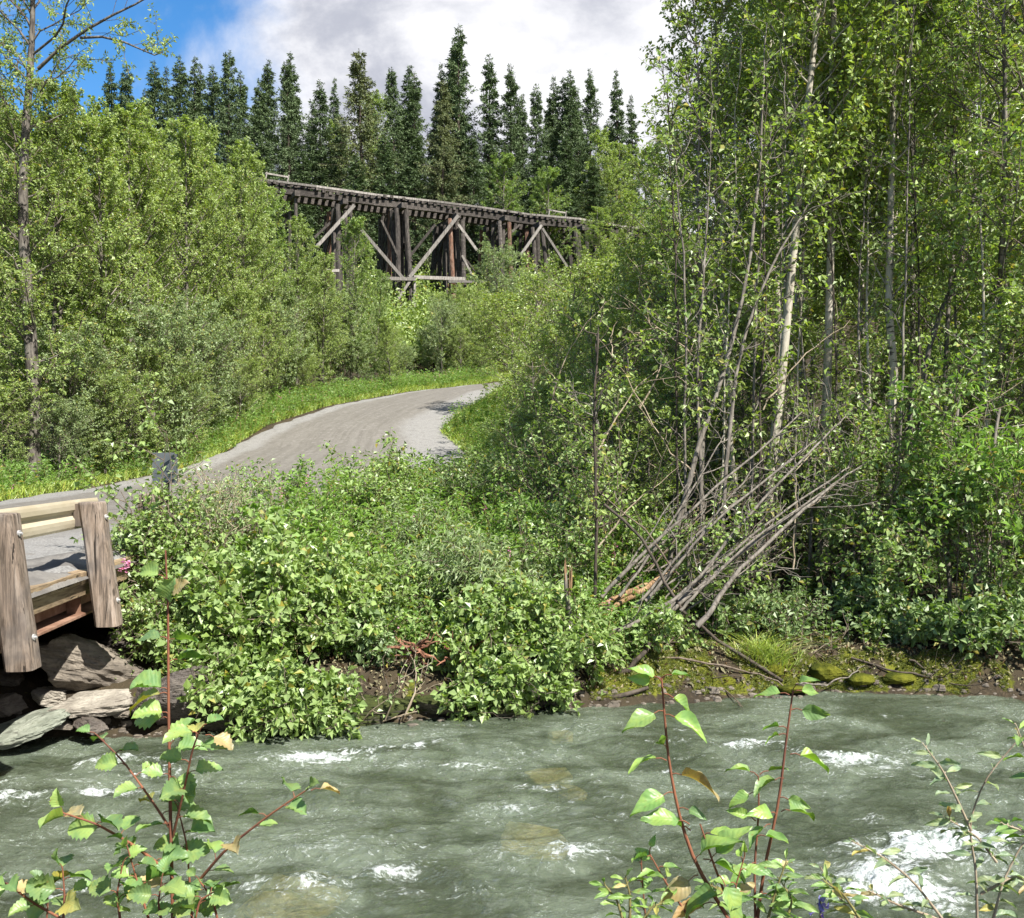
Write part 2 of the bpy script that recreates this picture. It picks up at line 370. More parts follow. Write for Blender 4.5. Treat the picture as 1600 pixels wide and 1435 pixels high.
M['rock_y'] = rock_mat('ochre_river_rock', (0.42, 0.32, 0.12), (0.60, 0.47, 0.22), (0.30, 0.22, 0.09), wet=0.3)
def rust_mat():
    m, t, out = new_mat('rusty_steel'); v = t.n('ShaderNodeTexCoord').outputs['Object']
    n = t.noise(v, 3, 7, 0.65); n2 = t.noise(t.mapping(v, (1, 1, 0.4)), 14, 4)
    c = t.mix(t.ss(n, 0.4, 0.6), (0.13, 0.065, 0.04), (0.24, 0.145, 0.10)); c = t.mix(t.math('MULTIPLY', t.ss(n2, 0.5, 0.7), 0.5), c, (0.10, 0.05, 0.035))
    p = pbsdf(t, (0, 0, 0), 0.75, 0.3, n2, 0.3, 0.004); t.l(c, p.inputs['Base Color']); t.l(p.outputs[0], out.inputs[0]); return m
M['rust'] = rust_mat()
def metal_paint(name, c1, c2, rough):
    m, t, out = new_mat(name); v = t.n('ShaderNodeTexCoord').outputs['Object']
    n = t.noise(t.mapping(v, (1, 0.3, 1)), 5, 6, 0.6); c = t.mix(t.ss(n, 0.35, 0.7), c1, c2)
    n2 = t.noise(v, 22, 4); c = t.mix(t.math('MULTIPLY', t.ss(n2, 0.66, 0.74), 0.5), c, (0.16, 0.10, 0.06))
    p = pbsdf(t, (0, 0, 0), rough, 0.4, n, 0.1, 0.003, metal=0.15); t.l(c, p.inputs['Base Color']); t.l(p.outputs[0], out.inputs[0]); return m
M['rail'] = metal_paint('weathered_cream_rail', (0.34, 0.295, 0.21), (0.44, 0.39, 0.30), 0.6)
M['sign_back'] = metal_paint('grey_sheet_metal', (0.07, 0.08, 0.085), (0.10, 0.11, 0.115), 0.5)
M['bolt'] = metal_paint('galvanised_bolt', (0.30, 0.30, 0.30), (0.42, 0.41, 0.39), 0.4)

# ------------------------------------------------------------------ terrain
ZY = np.array([-60, -8, 1.4, 2.6, 4.2, 4.9, 9.0]); ZZ = np.array([2.6, 1.7, 1.25, 0.95, 0.05, -0.5, -0.62])
PY = np.array([0.0, 0.45, 1.6, 3.6, 6.0, 10.5]); PZ = np.array([0.02, 0.42, 0.62, 0.95, 1.35, 1.70])       # past the waterline
FY = np.array([21.6, 26, 30, 34, 38, 43, 50, 56, 62, 68, 80, 95, 130, 200, 400]); FZ = np.array([1.72, 1.85, 2.3, 3.0, 3.95, 5.0, 6.1, 7.05, 8.6, 11.5, 15.0, 19.0, 27, 40, 60])
LY = np.array([-40, 0, 12.5, 21.6, 26, 30, 34, 38, 43, 50, 56, 66]); LX = np.array([-11.6, -11.6, -11.8, -12.0, -12.0, -10.9, -10.4, -9.8, -8.4, -5.6, -0.8, 8.0])
RY = np.array([-40, 0, 12.5, 20, 28, 33.5, 37, 41, 45, 50, 55, 66]); RX = np.array([-4.2, -4.2, -4.5, -3.0, -1.15, -1.6, -2.7, -2.2, -1.3, -0.9, 1.6, 14.0])
WX = np.array([-30, -9, -5.2, -3.9, -2.56, -1.1, 0.43, 1.87, 3.84, 5.27, 8, 30]); WYY = np.array([9.6, 9.4, 9.3, 9.4, 9.6, 9.95, 10.4, 10.75, 11.1, 10.95, 10.4, 9.0])
def waterline(X): return np.interp(X, WX, WYY)
def inroad(X, Y, pad=0.0):
    return (X > np.interp(Y, LY, LX) - pad) & (X < np.interp(Y, RY, RX) + pad) & (Y < 64)
def roadz(Y): return np.interp(Y, np.concatenate([[-60, 14.0], FY]), np.concatenate([[1.67, 1.67], FZ]))
def ground(X, Y, rough=True):
    X = np.asarray(X, float); Y = np.asarray(Y, float)
    wl = waterline(X)
    z = np.where(Y < 7, np.interp(Y, ZY, ZZ), -0.62)
    # riverbed rising to the far bank
    z = np.where(Y >= 7, -0.62 + 0.62 * sstep(Y, wl - 1.5, wl), z)
    d = Y - wl
    zb = np.interp(d, PY, PZ)
    zb = np.where(Y > 20.5, roadz(Y), np.where(Y > 16, zb + (roadz(Y) - zb) * sstep(Y, 16, 20.5), zb))
    z = np.where(d > 0, np.maximum(zb, 0.02), z)
    # road embankment near the bridge
    lx = np.interp(Y, LY, LX); rx = np.interp(Y, RY, RX)
    emb = sstep(Y, 11.6, 12.8) * sstep(X, lx - 2.5, lx) * (1 - sstep(X, rx + 0.2, rx + 1.8))
    z = np.where(d > 0, z + (roadz(Y) - z) * emb, z)
    # hills
    z = z + 22 * sstep(-X, 45, 110) * sstep(Y, 45, 130) + 7 * sstep(X, 4, 40) * sstep(Y, 18, 70)
    if rough:
        am = np.clip((Y - 9.5) / 12, 0.05, 1) * np.where(inroad(X, Y, 1.2), 0.0, 1.0)
        z = z + fbm(X * 0.35, Y * 0.35, 4, 5) * 0.22 * am + fbm(X * 2.1, Y * 2.1, 3, 9) * 0.05 * np.where(inroad(X, Y, 0.5), 0, 1)
    z = np.where(inroad(X, Y, 0.0) & (Y > 11.5), z - 0.06, z)
    return z
def gz(x, y): return float(ground(np.array([x]), np.array([y]))[0])

def grid_mesh(name, xs, ys, zf, mat, flip=False):
    X, Y = np.meshgrid(xs, ys); Z = zf(X, Y)
    V = np.stack([X, Y, Z], -1).reshape(-1, 3); nx = len(xs); ny = len(ys)
    i = (np.arange(ny - 1)[:, None] * nx + np.arange(nx - 1)[None, :]).ravel()
    Q = np.stack([i, i + 1, i + nx + 1, i + nx], 1)
    g = Geo(); g.add(V, Q); return g
def ground_mat():
    m, t, out = new_mat('forest_soil'); v = t.n('ShaderNodeTexCoord').outputs['Object']
    n = t.noise(v, 1.2, 8, 0.6); n2 = t.noise(v, 14, 6, 0.65)
    c = t.mix(t.ss(n, 0.4, 0.62), (0.030, 0.024, 0.017), (0.045, 0.036, 0.022)); c = t.mix(t.math('MULTIPLY', t.ss(n2, 0.5, 0.68), 0.6), c, (0.075, 0.055, 0.036))
    at = t.n('ShaderNodeAttribute', attribute_name='rnd'); mo = t.mix(t.ss(t.noise(v, 5, 6, .6), .38, .62), (.042, .050, .007), (.115, .122, .016)); mk = t.ss(t.math('ADD', at.outputs['Fac'], t.math('MULTIPLY', t.math('SUBTRACT', n2, .5), 1.2)), .35, .6); c = t.mix(mk, c, mo)
    p = pbsdf(t, (0, 0, 0), 0.95, 0.1, n2, 0.8, 0.05); t.l(c, p.inputs['Base Color']); t.l(p.outputs[0], out.inputs[0]); return m
def nonuni(a, b, c, d, fine, coarse):
    return np.concatenate([np.linspace(a, b, coarse, endpoint=False), np.arange(b, c, fine), np.linspace(c, d, coarse)])
def mossy(X, Y):
    d = Y - waterline(X)
    return sstep(X, 0.9, 1.5) * (1 - sstep(X, 5.0, 5.8)) * sstep(d, -.05, .05) * (1 - sstep(d, .7, 1.1)) * sstep(fbm(X * 1.5, Y * 2.2, 4, 61), -.22, .12) + .7 * sstep(d, -.05, .1) * (1 - sstep(d, .25, .5)) * sstep(fbm(X * 2.5, Y * 2, 3, 63), 0.0, .25)
g = grid_mesh('ground', nonuni(-260, -16, 14, 260, 0.16, 60), np.concatenate([np.linspace(-60, 1, 20, endpoint=False), np.arange(1, 30, 0.14), np.arange(30, 100, 0.8), np.linspace(100, 600, 60)]), ground, None)
g.A = [np.clip(mossy(g.V[0][:, 0], g.V[0][:, 1]), 0, 1)]
tag(link('ground', g.mesh('ground', ground_mat())), kind='structure')

# road: gravel ribbon between the two edges
def road_mat():
    m, t, out = new_mat('gravel_road'); v = t.n('ShaderNodeTexCoord').outputs['Object']
    lc = t.n('ShaderNodeAttribute', attribute_name='lc')       # x across 0..1, y metres along
    s = t.n('ShaderNodeSeparateXYZ'); t.l(lc.outputs['Vector'], s.inputs[0])
    n = t.noise(v, 0.8, 6, 0.6); n2 = t.noise(v, 38, 5, 0.7)
    tk = t.noise(t.mapping(lc.outputs['Vector'], (34, 0.22, 1)), 1.0, 8, 0.68, 0.5)
    c = t.mix(t.ss(tk, 0.38, 0.62), (0.105, 0.097, 0.085), (0.135, 0.126, 0.112))
    c = t.mix(t.math('MULTIPLY', t.ss(n, 0.45, 0.65), 0.5), c, (0.125, 0.117, 0.104))
    wob = t.math('ADD', s.outputs[0], t.math('MULTIPLY', t.math('SUBTRACT', t.noise(v, 0.5, 4), 0.5), 0.10))
    edge = t.math('MAXIMUM', t.ss(wob, 0.16, 0.09), t.ss(wob, 0.68, 0.80))
    c = t.mix(t.math('MULTIPLY', edge, 0.9), c, t.mix(t.ss(n2, 0.4, 0.62), (0.135, 0.132, 0.126), (0.235, 0.23, 0.22)))
    c = t.mix(t.math('MULTIPLY', t.ss(n2, 0.56, 0.70), 0.5), c, (0.25, 0.24, 0.225)); n6 = t.noise(v, 5.5, 7, .72); c = t.mix(t.math('MULTIPLY', t.ss(n6, .52, .66), .5), c, (0.085, 0.078, 0.068)); c = t.mix(t.math('MULTIPLY', t.ss(n6, .46, .34), .5), c, (0.21, 0.20, 0.185))
    p = pbsdf(t, (0, 0, 0), 0.93, 0.15, t.math('ADD', n2, t.math('MULTIPLY', tk, 0.6)), 0.6, 0.02); t.l(c, p.inputs['Base Color']); t.l(p.outputs[0], out.inputs[0]); return m
ys = np.arange(-40, 64, 0.2); u = np.linspace(0, 1, 40)
lx = np.interp(ys, LY, LX); rx = np.interp(ys, RY, RX)
ker = np.ones(13) / 13
lx = np.convolve(np.pad(lx, 6, 'edge'), ker, 'valid'); rx = np.convolve(np.pad(rx, 6, 'edge'), ker, 'valid')
jag = fbm(ys * 0.7, ys * 0, 4, 2) * 0.35 * sstep(ys, 12.5, 14)
X = (lx - jag)[:, None] * (1 - u) + (rx + jag)[:, None] * u; Yg = np.repeat(ys[:, None], 40, 1)
Z = roadz(Yg) + 0.03 + 0.06 * np.sin(u * np.pi)[None] + fbm(X * 2, Yg * 0.6, 3, 4) * 0.02 - 0.06 * ((u < 0.02) | (u > 0.98))[None]
i = (np.arange(len(ys) - 1)[:, None] * 40 + np.arange(39)[None]).ravel()
g = Geo(); g.add(np.stack([X, Yg, Z], -1).reshape(-1, 3), np.stack([i, i + 1, i + 41, i + 40], 1), uv=np.stack([np.repeat(u[None], len(ys), 0), Yg], -1).reshape(-1, 2))
tag(link('road', g.mesh('road', road_mat())), kind='structure')

# ------------------------------------------------------------------ water
FOAM = [ # px, py, radius x (m), radius y (m), strength
 (490,1188,0.42,0.10,1.0),(570,1178,0.35,0.08,.8),(640,1172,0.3,0.07,.7),(440,1192,.3,.06,.6),(735,1198,.30,.06,.75),(620,1200,.3,.08,.4),
 (190,1188,.28,.09,1.0),(150,1198,.3,.06,.7),(240,1212,.25,.08,.8),(160,1248,.35,.07,.95),(120,1250,.3,.06,.6),(20,1255,.3,.08,.95),(10,1225,.3,.05,.5),(300,1195,.4,.05,.5),
 (1340,1197,.36,.10,1.15),(1290,1185,.25,.07,.9),(1180,1172,.28,.06,.8),(1230,1180,.2,.05,.6),(1160,1145,.3,.04,.4),(1385,1120,.2,.04,.5),(1020,1138,.45,.03,.6),
 (905,1345,.20,.07,1.0),(880,1335,.15,.04,.7),(1370,1282,.12,.05,.7),(1030,1208,.16,.09,.6),(840,1235,.3,.04,.6),(800,1262,.2,.04,.7),
 (1480,1325,.36,.14,1.35),(1420,1345,.25,.10,1.2),(1380,1385,.28,.14,1.35),(1440,1410,.30,.14,1.1),(1540,1315,.25,.12,1.1),(1500,1350,.35,.10,.6),(1350,1420,.2,.08,.9),
 (560,1375,.36,.07,.7),(480,1385,.36,.06,.6),(600,1372,.2,.05,.8),(620,1325,.3,.08,.45),(520,1330,.3,.08,.4),(410,1395,.3,.09,.5),(90,1400,.4,.10,.45),(250,1385,.3,.1,.5),(950,1280,.2,.03,.5),(1230,1240,.3,.03,.4),(300,1310,.4,.06,.4),
 (520,1205,.9,.03,.3),(760,1215,.8,.03,.3),(900,1255,.6,.025,.45),(1000,1170,.9,.03,.3),(1120,1190,.5,.03,.45),(1260,1215,.8,.04,.35),(1420,1215,.5,.03,.4),(350,1250,.7,.03,.3),(90,1225,.5,.03,.5),(420,1330,.7,.04,.3),(700,1400,.6,.05,.4),(780,1340,.5,.04,.3),(1000,1330,.5,.04,.4),(1100,1290,.5,.04,.3),(1330,1330,.3,.05,.5),(1560,1370,.3,.08,.5),(40,1320,.5,.04,.3),(180,1290,.5,.03,.4),
 (700,1135,.6,.03,.35),(1500,1108,.5,.03,.4),(1560,1200,.4,.04,.4)]
def water_h(X, Y):
    wx = X + 0.35 * fbm(X * 0.9, Y * 0.9, 2, 51); wy = Y + 0.25 * fbm(X * 0.8 + 9, Y * 1.1, 2, 52)
    h = 0.085 * fbm(wx * 0.9 + 0.35 * wy, wy * 1.5, 3, 11)
    r = 1 - np.abs(vnoise(wx * 1.9 + 0.9 * wy, wy * 3.6 - 0.5 * wx, 13)) * 2; h = h + 0.030 * (r - .5)
    r2 = 1 - np.abs(vnoise(wx * 4.7 - 1.2 * wy, wy * 8.0 + .8 * wx, 17)) * 2; h = h + 0.014 * (r2 - .5)
    r3 = 1 - np.abs(vnoise(wx * 11 + 3 * wy, wy * 17, 19)) * 2; h = h + 0.006 * (r3 - .5)
    h = h + 0.005 * fbm(X * 19, Y * 27, 2, 23)
    calm = 0.45 + 0.55 * sstep(waterline(X) - Y, 0.1, 1.6)
    return h * calm
xs = np.concatenate([np.linspace(-60, -7, 40, endpoint=False), np.arange(-7, 7.4, 0.02), np.linspace(7.4, 60, 40)]); ys = np.concatenate([np.arange(3.0, 4.8, 0.1), np.arange(4.8, 11.6, 0.02)])
X, Y = np.meshgrid(xs, ys)
foam = np.zeros_like(X); bumpz = np.zeros_like(X)
for px, py, a, b, st in FOAM:
    c = PW(px, py); dd = ((X - c[0]) / (a * 1.25)) ** 2 + ((Y - c[1]) / (b * 1.9)) ** 2
    e = np.exp(-dd) * st; foam = np.maximum(foam, e) + 0.25 * e * (foam > .2); bumpz += 0.05 * np.exp(-dd * 0.6) * st * min(1, b / 0.07)
Hh = water_h(X, Y)
crest = sstep(Hh, 0.020, 0.075)
churn = fbm(X * 13, Y * 22, 4, 31)
Z = Hh + bumpz * (0.55 + 0.45 * np.tanh(3 * vnoise(X * 4, Y * 9, 8))) + np.clip(foam, 0, 1.2) * 0.028 * churn
FO = np.clip(foam + 0.20 * crest, 0, 1.5)
g = Geo(); nx = len(xs); i = (np.arange(len(ys) - 1)[:, None] * nx + np.arange(nx - 1)[None]).ravel()
g.add(np.stack([X, Y, Z], -1).reshape(-1, 3), np.stack([i, i + 1, i + nx + 1, i + nx], 1), a=FO.ravel())
def water_mat():
    m, t, out = new_mat('river_water'); v = t.n('ShaderNodeTexCoord').outputs['Object']
    at = t.n('ShaderNodeAttribute', attribute_name='rnd'); fo = at.outputs['Fac']
    wv = t.n('ShaderNodeVectorMath', operation='SCALE'); t.l(t.noise(v, 1.3, 3, 0.5, out='Color'), wv.inputs[0]); wv.inputs[3].default_value = 0.5
    va = t.n('ShaderNodeVectorMath', operation='ADD'); t.l(v, va.inputs[0]); t.l(wv.outputs[0], va.inputs[1])
    st = t.mapping(va.outputs[0], (1.0, 1.9, 1), rot=(0, 0, 0.12))
    n1 = t.noise(st, 7.0, 8, 0.68, 0.7); n2 = t.noise(st, 26, 6, 0.7, 0.5); n3 = t.noise(t.mapping(v, (1, 1.8, 1)), 0.8, 5, 0.6, 0.4)
    ndet = t.math('ADD', t.math('MULTIPLY', n1, 0.55), t.math('MULTIPLY', n2, 0.45))
    # lacy foam: threshold of noise against the foam amount
    f = t.ss(t.math('ADD', fo, t.math('MULTIPLY', t.math('SUBTRACT', ndet, 0.5), 5.4)), 0.50, 1.45)
    f = t.math('MULTIPLY', f, t.ss(fo, 0.05, 0.35))
    murk = t.mix(t.ss(n3, 0.38, 0.62), (0.080, 0.105, 0.063), (0.215, 0.265, 0.19))
    murk = t.mix(t.math('MULTIPLY', t.ss(ndet, 0.50, 0.64), 0.45), murk, (0.27, 0.31, 0.26))
    murk = t.mix(t.math('MULTIPLY', t.ss(ndet, 0.48, 0.36), 0.5), murk, (0.05, 0.065, 0.04))
    n4 = t.noise(st, 3.2, 7, 0.66, 1.0); vein = t.math('MULTIPLY', t.ss(t.math('ABSOLUTE', t.math('SUBTRACT', n4, 0.5)), 0.022, 0.0), t.math('MULTIPLY', t.ss(n2, 0.47, 0.62), t.ss(n3, 0.46, 0.58)))
    f = t.math('MAXIMUM', f, t.math('MULTIPLY', vein, 0.55))
    bp = t.n('ShaderNodeBump'); bp.inputs['Strength'].default_value = 0.9; bp.inputs['Distance'].default_value = 0.05; t.l(t.math('ADD', n1, t.math('MULTIPLY', n2, 0.4)), bp.inputs['Height'])
    df = t.n('ShaderNodeBsdfDiffuse'); t.l(murk, df.inputs[0]); t.l(bp.outputs[0], df.inputs['Normal'])
    tr = t.n('ShaderNodeBsdfTransparent'); tr.inputs[0].default_value = (0.86, 0.88, 0.68, 1)
    m1 = t.n('ShaderNodeMixShader'); m1.inputs[0].default_value = 0.50; t.l(df.outputs[0], m1.inputs[1]); t.l(tr.outputs[0], m1.inputs[2])
    gl = t.n('ShaderNodeBsdfGlossy'); gl.inputs['Roughness'].default_value = 0.07; t.l(bp.outputs[0], gl.inputs['Normal'])
    fr = t.n('ShaderNodeFresnel'); fr.inputs[0].default_value = 1.33; t.l(bp.outputs[0], fr.inputs['Normal'])
    m2 = t.n('ShaderNodeMixShader'); t.l(fr.outputs[0], m2.inputs[0]); t.l(m1.outputs[0], m2.inputs[1]); t.l(gl.outputs[0], m2.inputs[2])
    fm = pbsdf(t, (0, 0, 0), 0.5, 0.5, ndet, 1.0, 0.08); t.l(t.mix(t.ss(ndet, 0.40, 0.56), (0.27, 0.33, 0.30), (0.62, 0.66, 0.66)), fm.inputs['Base Color'])
    m3 = t.n('ShaderNodeMixShader'); t.l(f, m3.inputs[0]); t.l(m2.outputs[0], m3.inputs[1]); t.l(fm.outputs[0], m3.inputs[2])
    t.l(m3.outputs[0], out.inputs[0]); return m
tag(link('river_water', g.mesh('river_water', water_mat())), kind='structure')

# ------------------------------------------------------------------ rocks
def rock_mesh(name, mat, sx, sy, sz, seed, flat=0.0, res=20, planes=16):
    r = np.random.default_rng(seed)
    th = np.linspace(0, np.pi, res); ph = np.linspace(0, 2 * np.pi, res * 2, endpoint=False)
    T_, P_ = np.meshgrid(th, ph, indexing='ij')
    D = np.stack([np.sin(T_) * np.cos(P_), np.sin(T_) * np.sin(P_), np.cos(T_)], -1)
    nrm = norm(r.normal(size=(planes, 3)) * np.array([1, 1, 1 + flat * 2])); dist = r.uniform(0.62, 0.95, planes)
    dt = D @ nrm.T; rad = np.where(dt > 0.05, dist / np.maximum(dt, 0.05), 9).min(-1); rad = np.minimum(rad, 1.25)
    rad = rad * (1 + 0.09 * fbm(D[..., 0] * 3 + 7, D[..., 1] * 3 + D[..., 2] * 6, 5, seed % 50) + .03 * np.abs(fbm(D[..., 0] * 2 + D[..., 1] * 3, D[..., 2] * 12, 3, seed % 40)))
    V = D * rad[..., None] * np.array([sx, sy, sz]); n2 = res * 2
    i = np.arange(res - 1)[:, None] * n2; k = np.arange(n2)[None]; k2 = (k + 1) % n2
    Q = np.stack([i + k, i + n2 + k, i + n2 + k2, i + k2], -1).reshape(-1, 4)
    g = Geo(); g.add(V.reshape(-1, 3), Q, a=0.5); return g.mesh(name, mat, smooth=False)
ROCKS = [ # px, py(centre), Y, sx, sy, sz, mat, rot, label
 (130,1035,10.0,.56,.5,.30,'rock_b',(.1,.25,.3),'large brown angular boulder right under the steel beam of the road bridge'),
 (225,1012,10.9,.42,.4,.22,'rock_d',(.0,.1,1.1),'dark rounded boulder in the shade behind the tall thin sapling stem'),
 (140,1098,9.55,.42,.35,.135,'rock_l',(.0,-.06,.15),'long pale flat slab lying below the large brown boulder'),
 (85,1088,9.75,.20,.25,.13,'rock_l',(.1,.2,.8),'small pale broken rock at the left end of the flat slab'),
 (190,1102,9.5,.14,.15,.11,'rock_b',(.2,.1,.5),'small brown rock at the right end of the flat pale slab'),
 (30,1138,9.0,.36,.32,.10,'rock_g',(.05,-.22,.35),'greenish tilted slab at the water edge in the left corner'),
 (235,1100,9.4,.19,.2,.24,'rock_d',(.0,.0,.2),'dark wet rock standing in the water behind the sapling leaves'),
 (295,1090,9.6,.32,.25,.32,'rock_d',(.1,.0,.4),'tall dark block of rock left of the leafy alder bush'),
 (145,1136,9.1,.16,.16,.09,'rock_d',(.2,.1,.9),'low dark brown rock poking out of the water below the pale slab'),
 (95,1135,9.15,.10,.1,.06,'rock_b',(.0,.1,.1),'small reddish brown stone in the water beside the greenish slab'),
 (15,1075,10.0,.26,.3,.24,'rock_d',(.1,.2,.1),'dark boulder in shadow at the left edge beneath the bridge post'),
 (0,1108,9.5,.20,.2,.12,'rock_b',(.1,.0,.4),'small shaded stone against the left frame edge above the greenish slab'),
 (255,1060,10.3,.22,.2,.14,'rock_d',(.3,.1,.6),'small dark stone wedged between the shaded boulders by the sapling'),
 (60,1045,10.7,.36,.3,.26,'rock_d',(.2,.1,.2),'dark boulder deep under the bridge, behind the foot of the nearer post'),
 (185,1062,10.4,.26,.25,.15,'rock_d',(.1,.3,.9),'dark stone filling the gap below the large brown boulder'),
 (440,1112,9.75,.42,.30,.20,'rock_moss',(.1,.0,.2),'mossy black rock at the water under the leafy alder bush'),
 (350,1118,9.62,.34,.28,.2,'rock_moss',(.0,.1,.7),'dark mossy rock next to the hanging alder leaves'),
 (560,1110,9.95,.48,.30,.19,'rock_moss',(.0,.0,.4),'mossy rock behind the bare twigs at the middle of the bank'),
 (700,1103,10.2,.50,.28,.18,'rock_moss',(.0,.05,.1),'mossy bank rock below the red brown torn roots'),
 (790,1097,10.4,.40,.28,.18,'rock_moss',(.0,.05,.6),'small mossy rock left of the drooping leafy branch'),
]
for k, (px, py, Y, sx, sy, sz, mt, rot, lab) in enumerate(ROCKS):
    me = rock_mesh('boulder', M[mt], sx, sy, sz, 100 + k, flat=1.0 if sz < sx * .5 else 0, res=44)
    o = link('boulder', me, None, P2W(px, py, Y)); o.rotation_euler = rot
    tag(o, lab, 'rock', 'rocks along the far bank')
for k, (px, py, s, lab) in enumerate([(895,1217,.17,'ochre stone under the water near the middle of the river'),(850,1190,.22,'yellowish stone under the water close to the far bank'),(460,1368,.34,'large yellowish boulder under the water at lower left'),(85,1168,.22,'ochre stone under shallow water beside the greenish slab'),(880,1132,.16,'brownish stone under the water beside the drooping branch'),(830,1275,.30,'dull brown submerged stone near the river centre')]):
    c = PW(px, py); o = link('river_stone', rock_mesh('river_stone', M['rock_y'], s, s * .8, s * .5, 300 + k, res=18), None, (c[0], c[1] + .02, -0.085 - s * .42))
    tag(o, lab, 'rock', 'stones under the water')

# ------------------------------------------------------------------ tree kinds
def tree_kind(seed, H, Rc, cb, nprim, per_sub, per_leaf, size, tr, leafm, barkm, twigm, asc=(30, 55), lean=(0, 0), aspect=0.6, prof='oval', upb=0.8, droop=0.25, per_twig=0, wob=0.012, sides=8, taper=0.9):
    r = np.random.default_rng(seed)
    m = 14; t = np.linspace(0, 1, m)
    w = np.cumsum(r.normal(size=(m, 2)) * wob * H / m * 2, 0) * (t > 0)[:, None]
    tk = np.stack([w[:, 0] + lean[0] * H * t ** 1.3, w[:, 1] + lean[1] * H * t ** 1.3, H * t], -1)[None]
    tk[:, 0, 2] -= 0.3
    g = Geo(); tubes(g, tk, (tr * (1 - t) ** taper + 0.012 + tr * .35 * np.exp(-t * 40))[None], sides)
    def ln(s, idx):
        q = (s - cb) / (1 - cb)
        if prof == 'oval': f = np.sin(np.pi * (0.18 + 0.77 * q)) ** 0.8
        elif prof == 'cone': f = (1 - q) ** 0.75 * np.minimum(1, 0.5 + q * 3)
        else: f = np.sqrt(np.clip(1 - (2 * q - 0.95) ** 2, 0.03, 1))
        return Rc * np.maximum(f, 0.15)
    B, s, _ = spawn(r, tk, nprim, cb, 0.99, ln, asc, 0.1, 6, 0.18, 0.10)
    L = np.linalg.norm(B[:, -1] - B[:, 0], axis=1)
    rr = np.minimum(0.007 + 0.008 * L, tr * .4)[:, None] * np.linspace(1, 0.25, 6)
    tubes(g, B, rr, 4)
    S, s2, i2 = spawn(r, B, per_sub, 0.2, 1.0, lambda s, idx: L[idx] * (0.45 * (1.2 - s)) + 0.12, (25, 70), 0.15, 4, 0.0, 0.2)
    lg = Geo()
    tubes(lg, S, np.full((len(S), 4), 0.006) * np.array([1.2, 1, .7, .4]), 3, m=0)
    P = S; 
    if per_twig:
        P2, _, _ = spawn(r, S, per_twig, 0.3, 1.0, lambda s, idx: np.full(len(s), 0.22), (30, 70), 0.1, 3, -0.1, 0.2)
        tubes(lg, P2, np.full((len(P2), 3), 0.003), 3, m=0)
        leaves(lg, r, P2, per_leaf, size, 0.1, 1.05, 0.5, upb, aspect, droop)
    leaves(lg, r, S, per_leaf, size, 0.15, 1.05, 0.5, upb, aspect, droop)
    leaves(lg, r, B, max(2, per_leaf // 2), size, 0.5, 1.05, 0.5, upb, aspect, droop)
    return g.mesh('trunk', M[barkm]), lg.mesh('crown', [M[twigm], M[leafm]], smooth=False)
def plant_tree(name, kind, x, y, rz, sc, label, cat, group=None, z=None, sink=0.05):
    e = empty(name, (x, y, (gz(x, y) if z is None else z) - sink), rz, sc)
    if cat != 'spruce tree': e.rotation_euler = (r0.gauss(0, .035), r0.gauss(0, .035), rz)
    link('trunk', kind[0], e); link('crown', kind[1], e)
    return tag(e, label, cat, group)

def spruce_kind(seed, H=24, Rc=2.3, mat='needle', prof=1.0):
    r = np.random.default_rng(seed); g = Geo(); t = np.linspace(0, 1, 10)
    w = np.cumsum(r.normal(size=(10, 2)) * 0.05, 0) * (t > 0)[:, None]
    tk = np.stack([w[:, 0], w[:, 1], H * t], -1)[None]; tubes(g, tk, (0.26 * (1 - t) + 0.012)[None], 7)
    n = int(H * 15); fr = np.cumsum(r.normal(size=60)); lump = 1 + .22 * np.sin(np.arange(60) * 1.9 + fr)
    def ln(s, idx):
        q = 1 - s
        f = np.where(q < .35, 0.06 + 1.55 * q, 0.60 + (q - .35) * 0.62 * prof)
        return Rc * np.clip(f, 0.05, 1.0) * np.interp(s * 59, np.arange(60), lump) * r.choice([.45, .8, 1.0, 1.25], len(s), p=[.12, .28, .4, .2])
    B, s, _ = spawn(r, tk, n, 0.05, 0.995, ln, (78, 112), 0.0, 6, 0.14, 0.05)
    L = np.linalg.norm(B[:, -1] - B[:, 0], axis=1)
    lg = Geo(); tubes(lg, B, (0.008 + 0.008 * L)[:, None] * np.linspace(1, .3, 6), 3, m=0)
    S, s2, i2 = spawn(r, B, 8, 0.12, 1.0, lambda s, idx: 0.05 + 0.30 * L[idx] * (1.15 - s), (35, 75), -0.30, 3, -0.15, 0.1)
    k = L[i2] > .35; S = S[k]
    leaves(lg, r, S, 8, 0.20, 0.0, 1.0, .9, 0.5, 0.36, 0.5, fold=0.10)
    leaves(lg, r, B, 9, 0.17, 0.15, 1.02, 1.0, 0.5, 0.40, 0.35, fold=.10)
    leaves(lg, r, tk[:, -2:], 60, 0.13, 0.0, 1.02, .6, 0.3, 0.4, -0.1)
    return g.mesh('trunk', M['dark_bark']), lg.mesh('crown', [M['dark_bark'], M[mat]], smooth=False)
SP = [spruce_kind(11, 24, 2.3), spruce_kind(12, 24, 2.9, prof=1.1), spruce_kind(13, 24, 1.7, prof=1.0), spruce_kind(14, 24, 3.5, 'needle_y', prof=1.1), spruce_kind(15, 24, 2.4, prof=1.3)]
